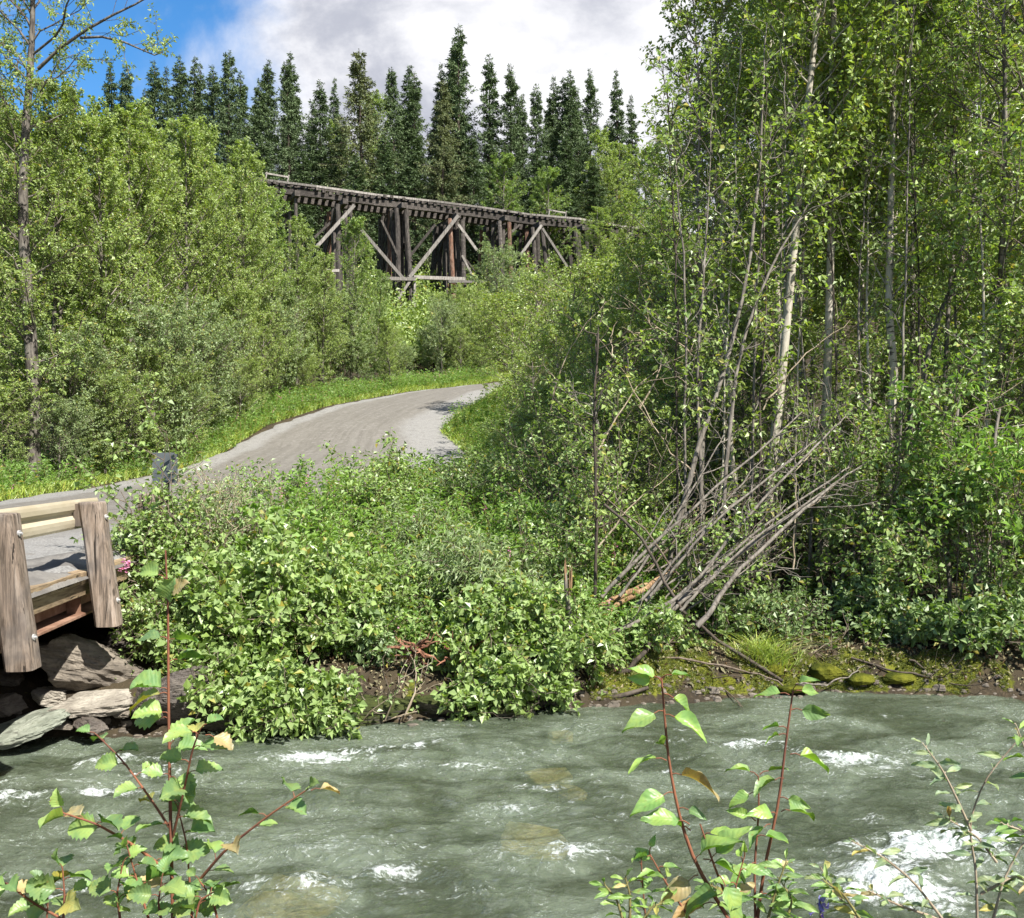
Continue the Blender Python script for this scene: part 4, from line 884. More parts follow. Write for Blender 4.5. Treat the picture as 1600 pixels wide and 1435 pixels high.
RIGHT = [ # px at base height ~py 560, Y, kind, H, scale, lean-rot, label
 (1097,15.0,1,9.5,.8,'thin dark stemmed aspen at the left edge of the right hand stand'),
 (1150,15.5,0,12,.8,'pale curved aspen with yellow lichen right of the thin dark stem'),
 (1192,14.5,2,13.5,1.0,'thickest pale aspen trunk with black knots, left part of the stand'),
 (1220,17.0,0,14,.9,'pale aspen half hidden behind the thickest trunk'),
 (1288,14.8,2,14,.95,'straight white aspen trunk with torn orange bark near its top'),
 (1380,14.2,0,14,1.05,'grey trunk with forked top in the middle of the stand'),
 (1420,16.5,1,13,.85,'thin dark stem just right of the grey forked trunk'),
 (1470,15.5,3,13,.9,'leafy alder behind the leaning stem at right'),
 (1500,18.5,2,14,.9,'thin white stem high up at right'),
 (1560,14.0,3,12,1.0,'leafy tree at the right frame edge'),
 (1640,13.2,1,12,1.1,'tree just outside the right frame edge whose leaves hang in'),
]
for px, Y, k, H, ws, lab in RIGHT:
    x = (px - CX) / F * Y; plant_tree('aspen_tree', RT[k], x, Y, r0.uniform(0, 6.28), (ws, ws, H / 13), lab, 'aspen tree', 'aspens on the right bank')
RRW = ['the stand\'s thin left edge', 'the pale curved aspen', 'the thickest aspen', 'the half hidden pale aspen', 'the gap before the white aspen', 'the straight white aspen', 'the gap right of the white aspen', 'the grey forked trunk', 'the thin dark stem', 'the slanting grey stem', 'the high thin white stem', 'the alder right of the slanting stem', 'the right edge alders', 'the last leaves at the right edge', 'the tree just off the right edge', 'the right frame edge, outermost but one', 'the right frame edge, outermost']
for q in range(34):
    px = 1135 + (q % 17) * 42 + r0.uniform(-15, 15); Y = (19 if q < 17 else 26) + r0.uniform(0, 5); x = (px - CX) / F * Y
    if x < 4.2 and Y < 30: x += .8
    H = np.interp(px, [1080, 1120, 1250], [Y * .30, Y * .42, Y * .60]) + 1.0
    plant_tree('aspen_tree', RT[r0.randrange(4)], x, Y, r0.uniform(0, 6.28), (1.15, 1.15, H / 13), ('second row' if q < 17 else 'last row') + ' tree of the right stand, behind ' + RRW[q % 17], 'aspen tree', 'rear trees of the right stand')
# understory bushes of the right side
RUS = [ # px, top py, Y, kind, ws
 (800,470,40,2,1.5),(850,440,34,2,1.2),(890,425,30,2,1.2),(870,520,24,2,1.0),(830,560,27,2,1.0),(965,415,30,2,1.2),(1040,400,27,2,1.2),(930,470,21,1,.9),(985,500,19,2,.9),(1050,430,20,2,1.0),(1100,480,18,2,.9),
 (870,610,19,2,.8),(820,650,21,2,.8),(905,620,16,1,.7),(960,640,15,2,.7),(790,660,25,1,.8),
 (1020,600,15,2,.8),(1090,620,17,2,.9),(1160,560,18,2,1.0),(1230,520,19,2,1.0),(1310,480,20,2,1.1),(1380,540,18,2,1.0),(1450,470,18,2,1.1),(1530,450,17,2,1.1),(1590,520,15,2,1.0),(1650,430,14,1,1.1),
 (1480,560,16.6,1,.75),(1560,500,16.2,1,.8),(1420,600,17.2,0,.7),(1330,690,17.2,0,.8),(1250,740,16.6,0,.8),(1180,760,16.2,0,.8),(1660,720,13.2,1,.6),(1540,700,16.4,0,.7),(1350,820,15,0,.6),(1440,930,14,0,.35),(1650,930,12.6,0,.35)]
RUW = ['far, left of the alder clump by the road bend','tall behind the inner road bend','dark, under the right end of the trestle','at the middle of the inner road bend','low on the inner side of the road bend','with sprouts sticking above the trestle deck','dark, right of the trestle end','before the hazy twigs left of the aspens','thin stemmed, centre right','shaded, left of the thin dark aspen','behind the thin dark aspen stem','beside the gravel pullout','next to the pullout corner','with pale twigs right of the pullout','left of the bundle of leaning stems','at the tip of the grassy wedge by the road','behind the top of the vertical bare sticks','between the vertical pale stems','shaded behind the thickest aspen trunk','dark between thickest and white trunks','dark behind the straight white aspen','dark behind the grey forked trunk','dark at the right behind the leaning stem','dark behind the bright willow at right','dark against the right frame edge','bright, overhanging from the right frame edge','with sunlit pale leaves hanging over the dark hollow','sunlit, near the right edge at mid height','shaded above the mossy bank','behind the upper ends of the leaning stems','low and dark behind the leaning stem bundle','behind the middle of the leaning stem bundle','bright leafed at the right edge above the water','dark at the right above the sunlit leaves','low, inside the dark hollow','small, inside the dark hollow at right','low at the right water edge']
for (px, ty, Y, k, ws), w in zip(RUS, RUW):
    top_tree('alder_bush', RU, 6, px, ty, Y, 'alder bush ' + w, 'bush', 'bushes under the right hand trees', ws, k=k)

# stems placed by hand: leaning bundle, verticals, fallen trunks
def stem(name, pts, r0_, r1_, mat, label, cat, group=None, sides=8, seed=0, jit=.012, twigs=0, leaf=None, m=12, ends=True):
    """pts: list of (px, py, Y)"""
    r = np.random.default_rng(seed); W = np.array([P2W(*p) for p in pts]); f = np.linspace(0, len(W) - 1, m)
    P = np.stack([np.interp(f, range(len(W)), W[:, j]) for j in range(3)], 1); base = P[0].copy(); P = P - base
    P[1:-1] = (P[:-2] + 2 * P[1:-1] + P[2:]) / 4
    P = P + r.normal(size=P.shape) * jit
    g = Geo(); tubes(g, P, np.linspace(r0_, r1_, m) * (1 + r.normal(size=m) * .05), sides, cap=ends, a=r.random())
    if twigs:
        B, _, _ = spawn(r, P[None], twigs, .25, 1, lambda s, i: np.full(len(s), .7), (30, 70), .1, 5, .05, .25); tubes(g, B, np.full((len(B), 5), 1.) * np.linspace(.010, .003, 5), 4)
        S, _, _ = spawn(r, B, 4, .2, 1, lambda s, i: np.full(len(s), .3), (30, 60), .05, 4, 0, .3); tubes(g, S, np.full((len(S), 4), 1.) * np.linspace(.005, .002, 4), 3)
    me = g.mesh(name, M[mat])
    if leaf:
        e = empty(name, base); link('stem', me, e); lg = Geo(); leaves(lg, r, S, leaf[1], leaf[2], .1, 1.05, .5, .8, leaf[3], .25, m=0); leaves(lg, r, B, leaf[1], leaf[2], .3, 1.05, .5, .8, leaf[3], .25, m=0); link('foliage', lg.mesh('foliage', [M[leaf[0]]], False), e); o = e
    else: o = link(name, me, None, base)
    return tag(o, label, cat, group)
BN_ = 'stems of the leaning bundle'
BUNDLE = [
 ([(962,907,12.6),(1047,827,12.8),(1150,735,13.2),(1235,660,13.6)],.035,.02,'grey_bark','grey stem lying highest on the left side of the leaning bundle'),
 ([(1075,926,12.2),(1178,794,12.6),(1300,672,13.2)],.034,.018,'grey_bark','longest pale stem of the leaning bundle, reaching furthest up right'),
 ([(1056,949,12.1),(1150,869,12.4),(1319,747,13.0)],.038,.022,'grey_bark','lowest long stem of the leaning bundle'),
 ([(1112,954,11.8),(1150,893,12.0),(1262,794,12.6),(1300,760,12.8)],.045,.024,'grey_bark','pale stem crossing in front at the lower right of the leaning bundle'),
 ([(1030,915,12.4),(1120,810,12.6),(1253,706,13.0)],.030,.018,'grey_bark','thin stem in the middle of the leaning bundle'),
 ([(1060,935,12.3),(1200,815,12.7),(1310,742,13.1)],.030,.018,'grey_bark','thin stem pressed against the lowest long stem'),
 ([(1085,930,12.1),(1180,840,12.4),(1290,765,12.8)],.028,.018,'grey_bark','thin dark stem between the two lowest leaning stems'),
 ([(1010,930,12.5),(1090,830,12.8),(1185,762,13.2),(1250,705,13.4)],.028,.016,'grey_bark','stem of the leaning bundle ending among dark leaves at upper right'),
 ([(935,1000,11.7),(1005,968,11.8),(1075,920,12.0),(1110,885,12.1)],.040,.026,'grey_bark','short pale trunk lying low at the left end of the bundle'),
 ([(990,905,12.7),(1060,800,13.0),(1120,700,13.3)],.026,.014,'grey_bark','steep thin stem rising out of the bundle on its left'),
]
for k, (pts, a, b, mt, lab) in enumerate(BUNDLE): stem('leaning_stem', [(pts[0][0] - 22, pts[0][1] + 26, pts[0][2] - .72)] + [(p[0], p[1], p[2] - .7) for p in pts] + [(pts[-1][0] * 2 - pts[-2][0] * 1. - (pts[-1][0] - pts[-2][0]) * .8, pts[-1][1] - (pts[-2][1] - pts[-1][1]) * .2, pts[-1][2] - .5)], a * .82, b * .4, mt, lab, 'tree trunk', BN_, seed=200 + k, jit=.006, m=16, twigs=4)
UPR = [
 ([(1042,900,12.8),(1070,760,12.9),(1130,590,13.1),(1170,430,13.3),(1185,273,13.5),(1192,120,13.7),(1196,40,13.8)],.045,.008,'grey_bark','long grey stem leaning from the bundle up to the thickest aspen'),
 ([(1097,830,13.0),(1092,690,13.0),(1089,560,13.1),(1100,420,13.2),(1108,270,13.4),(1112,150,13.5)],.030,.006,'grey_bark','slim upright grey stem left of the curved pale one'),
 ([(1131,915,12.6),(1127,785,12.7),(1150,560,13.0),(1195,430,13.2),(1250,343,13.4),(1275,290,13.4)],.036,.006,'grey_bark','pale stem that bends right above the bundle'),
 ([(1215,1000,12.9),(1200,860,13.1),(1190,700,13.5)],.03,.02,'dark_bark','dark thin stem rising from the hollow below the thick trunk'),
 ([(1481,996,12.6),(1483,822,12.8),(1500,600,13.3)],.028,.02,'grey_bark','thin upright stem over the dark hollow at right'),
 ([(1518,1000,12.4),(1533,850,12.5),(1560,640,12.9)],.032,.02,'grey_bark','crooked grey stem second from the right edge'),
 ([(1410,1000,12.9),(1400,820,13.2),(1390,640,13.6)],.026,.018,'grey_bark','thin grey stem left of the dark hollow'),
 ([(1440,620,14.2),(1449,546,14.2),(1495,421,14.3),(1523,293,14.5),(1545,180,14.7)],.045,.02,'grey_bark','slanting grey stem at right above the sunlit leaves'),
 ([(1000,900,13.4),(950,740,13.6),(925,620,13.7)],.022,.012,'grey_bark','thin bent stick left of the bundle'),
 ([(930,960,12.0),(932,800,12.1),(928,640,12.2),(935,520,12.3)],.024,.012,'dark_bark','slim dark upright stem left of the leaning bundle'),
 ([(1262,980,13.4),(1268,800,13.6),(1280,650,14)],.022,.015,'grey_bark','thin stem right behind the bundle end'),
 ([(1310,980,13.2),(1325,800,13.6),(1345,640,14.0)],.026,.018,'grey_bark','slim leaning stem in front of the dark trunks'),
 ([(1160,970,13.2),(1168,820,13.4),(1175,690,13.7)],.022,.015,'grey_bark','thin grey stem crossing behind the bundle'),
 ([(1340,990,12.9),(1335,860,13.2),(1318,700,13.6)],.020,.013,'grey_bark','thin stem leaning left above the mossy bank'),
]
for k, (pts, a, b, mt, lab) in enumerate(UPR): stem('tree_stem', pts, a, b, mt, lab, 'tree trunk', 'upright stems on the right bank', seed=240 + k, jit=.010, m=14, twigs=16, leaf=('aspen_leaf', 4, .08, .6))
LOGS = [
 ([(930,948,12.0),(975,930,12.1),(1020,910,12.3),(1052,893,12.5)],.038,.045,'torn_wood','splintered light brown trunk end left of the bundle'),
 ([(925,975,11.8),(985,935,12.0),(1040,900,12.3)],.03,.036,'torn_wood','second splintered brown trunk end just below the first'),
 ([(944,785,11.6),(1000,840,11.6),(1040,905,11.5),(1055,945,11.4),(1100,985,11.3),(1160,1025,11.2),(1225,1066,11.1)],.018,.022,'dark_bark','dark bent branch running down over the moss into the water'),
 ([(1473,1052,11.2),(1530,1080,11.1),(1600,1103,10.9),(1680,1115,10.7)],.03,.035,'grey_bark','grey log dipping into the water at the right'),
 ([(1015,1025,11.2),(1100,1035,11.1),(1180,1052,11.1),(1225,1070,11.0)],.014,.008,'twig','thin pale stick lying on the moss'),
 ([(1275,1022,11.7),(1330,1025,11.6),(1415,1024,11.6)],.014,.01,'pale_twig','straight pale stick on the brown bank at right'),
 ([(870,1095,10.7),(920,1085,10.7),(960,1092,10.6),(1015,1078,10.7)],.05,.02,'dark_bark','dark driftwood branch at the water beside the drooping leaves'),
 ([(920,1075,10.9),(960,1060,10.9),(990,1040,10.9),(1015,1005,11.0)],.04,.025,'dark_bark','crooked dark root curving up at the waterline'),
 ([(1245,1068,11.0),(1290,1072,10.95),(1330,1055,11.1),(1350,1040,11.2)],.012,.006,'grey_bark','thin forked twig over the moss edge'),
 ([(936,1010,11.2),(965,1018,11.1),(990,1042,11.1)],.025,.016,'grey_bark','short pale crooked branch at the left of the moss'),
 ([(1330,1030,11.4),(1400,1050,11.2),(1480,1060,11.1),(1560,1070,11.2)],.014,.01,'dark_bark','dark stick half sunk in the bank at right'),
]
for k, (pts, a, b, mt, lab) in enumerate(LOGS): stem('fallen_branch', pts, a, b, mt, lab, 'branch', 'fallen wood on the bank', seed=300 + k, jit=.012, m=12)
for k, (pts, lab) in enumerate([([(1000,640,13.5),(1040,560,13.6),(1010,490,13.7),(960,455,13.8)],'bare arching twig left of the slim upright stem'),([(1090,560,13.6),(1040,520,13.7),(1005,500,13.8)],'bare twig bending left below the arching one'),
 ([(935,700,13.0),(990,610,13.2),(1050,560,13.4)],'pale stick rising right over the dark upright stem'),([(1085,740,12.9),(1040,700,13.0),(985,600,13.2),(930,520,13.4)],'long pale twig leaning left before the inner bend bushes'),([(930,860,12.3),(985,790,12.4),(1060,730,12.6)],'pale stick leaning right below the dark upright stem'),
 ([(860,640,15),(880,560,15.2),(920,500,15.3)],'thin pale stick by the inner road bend'),([(1190,640,13.4),(1250,560,13.5),(1330,500,13.7)],'pale twig slanting right in front of the white aspen'),([(1060,900,12.0),(1010,830,12.1),(960,790,12.1),(905,740,12.3)],'thin dark twig leaning left out of the bundle'),
 ([(1400,760,12.7),(1450,690,12.8),(1520,640,12.9),(1600,596,12.9)],'pale branch reaching to the right frame edge'),([(1240,890,12.4),(1244,780,12.5),(1243,680,12.6)],'thin broken stick standing upright through the bundle')]):
    stem('bare_stick', pts, .014, .003, 'pale_twig' if k != 7 else 'twig', lab, 'branch', 'bare sticks on the right bank', seed=400 + k, jit=.012, m=12, twigs=2)
for k in range(14):
    r_ = np.random.default_rng(700 + k); x0 = r_.uniform(950, 1120); y0 = r_.uniform(880, 985); L_ = r_.uniform(110, 260); a_ = math.radians(r_.uniform(28, 58)); Y0 = r_.uniform(11.6, 12.6)
    stem('bare_stick', [(x0, y0, Y0), (x0 + L_ * .5 * math.cos(a_), y0 - L_ * .5 * math.sin(a_) + r_.uniform(-8, 8), Y0 + .2), (x0 + L_ * math.cos(a_), y0 - L_ * math.sin(a_), Y0 + .5)], r_.uniform(.010, .02), .006, 'grey_bark' if k % 3 else 'twig', 'thin stick tangled low ' + ['under the highest grey stem', 'under the longest pale stem', 'beside the lowest long stem', 'at the bundle base', 'left of the bundle base', 'among the brown splintered ends', 'below the brown splintered ends', 'by the short pale trunk', 'over the short pale trunk', 'right of the bundle base', 'behind the crossing front stem', 'in front of the bundle middle', 'behind the bundle middle', 'where the dark bent branch crosses the bundle'][k], 'branch', 'sticks tangled in the leaning bundle', seed=720 + k, jit=.01, m=10, twigs=3)
for k, (x0, y0, Y0, x1, y1) in enumerate([(560,1085,10.2,600,1128),(690,1080,10.35,735,1112),(740,1075,10.4,700,1118),(805,1070,10.5,850,1105),(620,1090,10.2,590,1120),(900,1060,10.7,870,1098),(1060,1040,11.2,1130,1075),(1420,1030,11.3,1490,1075),(1180,1015,11.6,1260,1040)]):
    stem('bank_root', [(x0, y0, Y0), ((x0 + x1) / 2 + 10, (y0 + y1) / 2 + 6, Y0 - .15), (x1, y1, Y0 - .25)], .014, .004, 'dark_bark' if k % 2 else 'twig', 'thin root hanging from the bank ' + ['right of the water twigs', 'below the small red root clump', 'left of the centre of the bank', 'below the leafy centre shrubs', 'beside the water twigs', 'beside the drooping leaf spray', 'at the left part of the moss', 'at the right end of the moss', 'above the grass tuft'][k], 'root', 'roots hanging from the bank', seed=800 + k, jit=.012, m=9, twigs=5)
TS = ['just left of the slim upright grey stem', 'between the slim upright stem and the curved pale aspen', 'right of the curved pale aspen', 'left of the thickest aspen', 'right of the thickest aspen', 'halfway from the thickest to the white aspen', 'left of the straight white aspen', 'right of the straight white aspen', 'halfway from the white aspen to the grey forked trunk', 'left of the grey forked trunk', 'right of the grey forked trunk', 'left of the slanting grey stem', 'right of the slanting grey stem', 'near the right frame edge', 'closest to the right frame edge', 'over the inner end of the leaning bundle']
for k, w in enumerate(TS):
    r_ = np.random.default_rng(900 + k); x0 = [1078, 1118, 1168, 1178, 1212, 1242, 1268, 1312, 1340, 1362, 1402, 1438, 1505, 1545, 1578, 1060][k]; Y0 = r_.uniform(12.9, 14.6); tl = r_.uniform(-28, 40); top = r_.uniform(-60, 260)
    stem('thin_tree', [(x0, 930, Y0), (x0 + tl * .2 + r_.uniform(-6, 6), 700, Y0 + .1), (x0 + tl * .5 + r_.uniform(-8, 8), 480, Y0 + .2), (x0 + tl * .8, 280, Y0 + .3), (x0 + tl * 1.1, top, Y0 + .4)], r_.uniform(.018, .032), .006, ['grey_bark', 'aspen_bark', 'grey_bark', 'dark_bark'][k % 4], 'thin young tree ' + w, 'tree', 'thin young trees on the right bank', seed=920 + k, jit=.016, m=16, twigs=17, leaf=(['aspen_leaf', 'alder_leaf'][k % 2], 4, .085, .6))
# broken snag
e = empty('broken_stump', P2W(888, 1010, 10.75)); g = Geo(); t = np.linspace(0, 1, 9); P = np.stack([.03 * np.sin(t * 5), 0 * t, .95 * t - .1], 1); tubes(g, P, np.array([.045, .036, .032, .03, .03, .028, .028, .024, .012]), 9, cap=True)
link('trunk', g.mesh('trunk', M['grey_bark']), e); g = Geo(); r = np.random.default_rng(4)
for k in range(9): a = r.uniform(0, 6.28); b = np.array([.03 * math.cos(a), .03 * math.sin(a), .55 + r.uniform(0, .2)]); tubes(g, np.array([b, b + [.01 * math.cos(a), 0, .12], b + [0.015 * math.cos(a), 0, .18 + r.uniform(0, .12)]]), np.array([.014, .012, .002]), 4)
link('splinters', g.mesh('splinters', M['torn_wood']), e); tag(e, 'upright broken snag with reddish splintered top at the centre bank', 'tree stump')
# red roots
for (px, py, Y, lab, sd_) in [(650,1015,10.25,'tangle of red brown torn roots at the bank centre',1),(712,1018,10.35,'smaller red brown root clump right of the larger tangle',2),(985,1040,11.1,'pale root tangle at the left end of the mossy bank',3)]:
    r = np.random.default_rng(sd_); g = Geo(); n = 26 if sd_ == 1 else 14; c = rvec(n, r) * np.array([1, .6, .5]); t = np.linspace(0, 1, 7)[None, :, None]
    P = c[:, None] * t * r.uniform(.15, .42, n)[:, None, None] + np.cumsum(r.normal(size=(n, 7, 3)) * .022, 1) * (t > 0)
    tubes(g, P, np.linspace(.028, .006, 7)[None] * r.uniform(.4, 1.1, n)[:, None], 5, a=r.random(n)); tag(link('torn_roots', g.mesh('torn_roots', M['red_root'] if sd_ < 3 else M['grey_bark']), None, P2W(px, py, Y)), lab, 'roots', 'torn roots on the bank')

# ------------------------------------------------------------------ shrubs of the middle bank
def shrub(name, x, y, H, Rr, nst, leafm, size, aspect, label, cat='shrub', seed=0, per=(6, 5, 6), stemm='twig', upb=.8, z=None, lean=(0, 0), bend=-.15, group='shrubs on the middle bank', rad=.012, spread=.5, lo=.25):
    r = np.random.default_rng(seed); z0 = gz(x, y) if z is None else z; e = empty(name, (x, y, z0))
    a = r.uniform(0, 2 * np.pi, nst); ti = np.sqrt(r.random(nst)); m = 7; t = np.linspace(0, 1, m)[None, :, None]
    d = np.stack([np.cos(a) * ti * Rr + lean[0], np.sin(a) * ti * Rr + lean[1], H * (1.05 - .35 * ti ** 2) * r.choice([.6, .8, 1.0, 1.3], nst, p=[.25, .3, .33, .12])], -1)
    s0 = np.stack([np.cos(a), np.sin(a), 0 * a], -1) * .12 * Rr
    P = s0[:, None] * 1 + d[:, None] * t; P[:, :, :2] += (d[:, None, :2] * (t ** 1.6 - t) * .7)
    P[:, :, 2] += (H * bend * t[..., 0] ** 3) * ti[:, None]
    P = P + np.cumsum(r.normal(size=P.shape) * .02 * H, 1) * (t > 0)
    P[:, 0, 2] -= .1
    g = Geo(); tubes(g, P, np.linspace(1.0, .3, m)[None] * rad * r.uniform(.7, 1.3, nst)[:, None], 5)
    B, _, _ = spawn(r, P, per[0], lo, 1, lambda s, i: np.full(len(s), .20 + .16 * H), (30, 75), .1, 4, 0, .2); tubes(g, B, np.full((len(B), 4), 1.) * np.linspace(.006, .003, 4), 4)
    S, _, _ = spawn(r, B, per[1], .2, 1, lambda s, i: np.full(len(s), .10 + .07 * H), (30, 70), .05, 3, 0, .2)
    lg = Geo(); tubes(lg, S, np.full((len(S), 3), .0022), 3, m=0)
    leaves(lg, r, S, per[2], size, .1, 1.1, spread, upb, aspect, .2); leaves(lg, r, B, per[2], size, .3, 1.1, spread, upb, aspect, .2)
    link('stems', g.mesh('stems', M[stemm]), e); link('foliage', lg.mesh('foliage', [M[stemm], M[leafm]], False), e); return tag(e, label, cat, group)
def sh(px, Y, *a, **k): return shrub('shrub', (px - CX) / F * Y, Y, *a, **k)
sh(455,11.1,1.05,.75,26,'alder_leaf',.085,.78,'broad leafed alder bush overhanging the water left of centre',seed=1,per=(7,5,6))
sh(390,10.7,.95,.55,20,'alder_leaf',.085,.78,'left half of the bright overhanging alder, beside the dark rock block',seed=2,per=(7,5,6),lean=(-.1,-.15))
sh(520,11.0,.85,.55,18,'alder_leaf',.075,.72,'bright alder shoots between the overhanging bush and the red roots',seed=3,per=(7,5,6),lean=(.0,-.2))
sh(430,12.0,1.0,.6,18,'herb_leaf',.085,.75,'yellowish broad leafed bush rising behind the overhanging alder',seed=4,per=(6,5,6))
sh(350,10.3,.45,.5,14,'alder_leaf',.08,.78,'low alder spray touching the water next to the dark block',seed=5,per=(6,4,5),lean=(-.05,-.35),bend=-.5)
sh(318,11.8,1.3,.45,20,'willow_leaf',.045,.4,'pale dry willow with many bare beige twigs right of the guardrail',seed=6,per=(9,5,4),stemm='pale_twig')
sh(365,12.4,1.4,.55,16,'willow_leaf',.045,.4,'silvery willow with forked grey stem and fine twigs',seed=7,per=(9,5,5),stemm='pale_twig')
sh(262,10.9,1.6,.38,20,'alder_leaf',.055,.75,'small leafed bush hiding the marker sign and guardrail end',seed=8,per=(7,5,6))
sh(285,10.6,.95,.45,20,'alder_leaf',.055,.75,'small leafed bush against the bridge end above the boulders',seed=9,per=(7,5,6),lean=(-.1,-.1))
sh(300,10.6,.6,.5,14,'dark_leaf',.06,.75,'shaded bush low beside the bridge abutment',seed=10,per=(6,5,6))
sh(254,11.3,2.05,.34,18,'alder_leaf',.07,.75,'upright leafy bush at the road edge above the sign',seed=11,per=(6,5,5))
sh(590,11.0,.45,.45,12,'dark_leaf',.075,.7,'dark low leaves over the bare gap in the bank',seed=39,per=(5,4,5),lean=(0,-.15),bend=-.5)  # dark leaf colour, shrub added to stand for shade in this gap
sh(600,11.7,.6,.6,20,'alder_leaf',.07,.5,'green bush above the red roots',seed=14,per=(6,5,6))
sh(725,12.2,.85,.85,30,'willow_leaf',.095,.24,'grey green willow with long narrow leaves at the centre of the bank',seed=15,per=(6,5,6),lean=(-.1,-.2))
sh(790,12.4,.85,.8,26,'willow_leaf',.09,.26,'narrow leafed willow right of the centre willow',seed=16,per=(6,5,6))
sh(660,12.2,.65,.7,22,'herb_leaf',.08,.4,'bright weedy bush left of the centre willow',seed=17,per=(6,5,6))
sh(780,11.1,.6,.5,22,'alder_leaf',.08,.7,'alder bush hanging over the bank left of the broken snag',seed=18,per=(6,5,6),lean=(0,-.2))
sh(835,11.2,.6,.5,20,'alder_leaf',.075,.7,'leafy clump in front of the broken snag',seed=19,per=(6,5,6),lean=(0,-.1))
sh(900,10.9,.6,.35,14,'alder_leaf',.07,.62,'leaf spray drooping towards the river below the broken snag',seed=20,per=(6,5,6),lean=(.02,-.3),bend=-.6)
sh(745,10.9,.5,.4,14,'alder_leaf',.075,.7,'low leaves right of the red root tangle',seed=21,per=(6,5,6),lean=(0,-.15),bend=-.3)
sh(870,12.6,1.1,.6,18,'alder_leaf',.06,.7,'thin bush behind the broken snag',seed=22,per=(6,4,5))
sh(905,13.5,1.7,.5,9,'alder_leaf',.065,.7,'sparse tall bush left of the leaning bundle',seed=23,per=(7,4,4))
sh(1000,13.2,1.5,.6,8,'alder_leaf',.065,.75,'sparse sunlit leaves in front of the leaning bundle',seed=24,per=(6,4,5),group='shrubs near the leaning bundle')
sh(1110,11.9,1.5,.45,5,'alder_leaf',.07,.7,'bright leaf spray crossing the middle of the leaning bundle',seed=25,per=(6,4,5),group='shrubs near the leaning bundle',lo=.6)
sh(1030,11.3,.35,.4,10,'alder_leaf',.07,.7,'low leaves under the left end of the bundle',seed=26,per=(5,4,5),group='shrubs near the leaning bundle')
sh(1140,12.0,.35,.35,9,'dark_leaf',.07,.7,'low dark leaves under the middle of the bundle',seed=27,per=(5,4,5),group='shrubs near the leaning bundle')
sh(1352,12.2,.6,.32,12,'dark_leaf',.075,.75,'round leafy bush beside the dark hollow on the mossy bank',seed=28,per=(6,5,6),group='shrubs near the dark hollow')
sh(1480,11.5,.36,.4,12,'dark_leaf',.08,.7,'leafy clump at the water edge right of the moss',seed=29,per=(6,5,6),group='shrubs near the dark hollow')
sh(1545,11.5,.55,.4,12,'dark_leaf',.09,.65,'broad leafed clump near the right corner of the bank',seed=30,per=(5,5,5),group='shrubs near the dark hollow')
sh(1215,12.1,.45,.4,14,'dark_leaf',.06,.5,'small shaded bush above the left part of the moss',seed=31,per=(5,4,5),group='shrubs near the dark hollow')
sh(1400,12.9,2.5,.9,9,'alder_leaf',.07,.7,'sunlit alder sprays hanging before the dark hollow',seed=32,per=(9,5,6),group='shrubs near the dark hollow',lo=.6)
sh(1490,12.3,2.5,.9,8,'alder_leaf',.07,.72,'sunlit alder sprays right of the hollow centre',seed=33,per=(9,5,6),group='shrubs near the dark hollow',lo=.62)
sh(1610,11.9,2.2,.5,8,'alder_leaf',.075,.7,'leafy alder at the right edge reaching over the water',seed=34,per=(7,5,6),group='shrubs near the dark hollow',lo=.35)
sh(1300,13.2,2.9,.8,8,'alder_leaf',.065,.75,'sunlit pale leaf sprays left of the grey forked trunk',seed=35,per=(7,4,6),group='shrubs near the dark hollow',lo=.6)
sh(1545,12.0,3.1,.6,12,'herb_leaf',.12,.28,'bright green narrow leafed willow at the right edge at mid height',seed=36,per=(6,4,7),group='shrubs near the dark hollow',lo=.6)
sh(950,13.2,2.4,.6,8,'alder_leaf',.065,.75,'thin alder with pale leaves left of the upright stems',seed=37,per=(7,4,5),group='shrubs near the leaning bundle',lo=.45)
sh(880,15.5,2.6,.9,16,'alder_leaf',.06,.7,'twiggy alder at the right side of the herb patch',seed=38,per=(7,4,5),group='shrubs near the leaning bundle')
for k_, (px_, Y_, H_, nn_, mt_, lf_, lab_) in enumerate([
 (385,10.25,.5,10,'alder_leaf',.085,'leaf fringe above the mossy black rock'),(455,10.35,.5,12,'alder_leaf',.085,'leaf fringe at the lowest point of the overhanging alder'),
 (515,10.4,.40,10,'alder_leaf',.08,'leaf fringe left of the water twigs'),
 (745,10.7,.34,8,'alder_leaf',.08,'leaf fringe under the small red root clump'),(775,10.75,.42,9,'alder_leaf',.08,'leaf fringe left below the broken snag'),(835,10.75,.42,10,'alder_leaf',.075,'leaf fringe right below the broken snag'),]):
    yy_ = float(waterline((px_ - CX) / F * Y_)) + .12
    sh(px_, yy_, H_ * .8, .34, nn_, mt_, lf_, .75, lab_, seed=60 + k_, per=(5,4,6), lean=(0,-.20), bend=-.75, z=.14)
for k_, (px_, Y_, H_, R_, n_, mt_, lf_, as_, lab_) in enumerate([(510,13.6,.95,.5,14,'herb_leaf',.08,.4,'weedy bush at the left side of the herb patch'),(575,15.5,1.15,.5,12,'alder_leaf',.07,.7,'small alder standing up against the road surface, left one'),(610,17.0,1.5,.35,8,'alder_leaf',.08,.6,'slim leafy shoot poking above the herbs before the gravel'),
 (650,14.0,.9,.6,14,'willow_leaf',.08,.3,'low willow in the middle of the herb patch'),(700,16.5,1.1,.6,14,'dark_leaf',.07,.6,'dark bush at the back of the herb patch'),(770,17.5,1.3,.7,16,'alder_leaf',.065,.65,'bush at the right back corner of the herb patch'),(820,14.5,1.0,.6,14,'herb_leaf',.08,.45,'bright weedy bush at the right side of the herb patch'),(440,15.2,1.2,.35,8,'herb_leaf',.07,.6,'slim leafy shoot at the near road edge, right of the silvery willow')]):
    sh(px_, Y_, H_, R_, n_, mt_, lf_, as_, lab_, seed=90 + k_, per=(6,5,5), group='bushes in the herb patch')
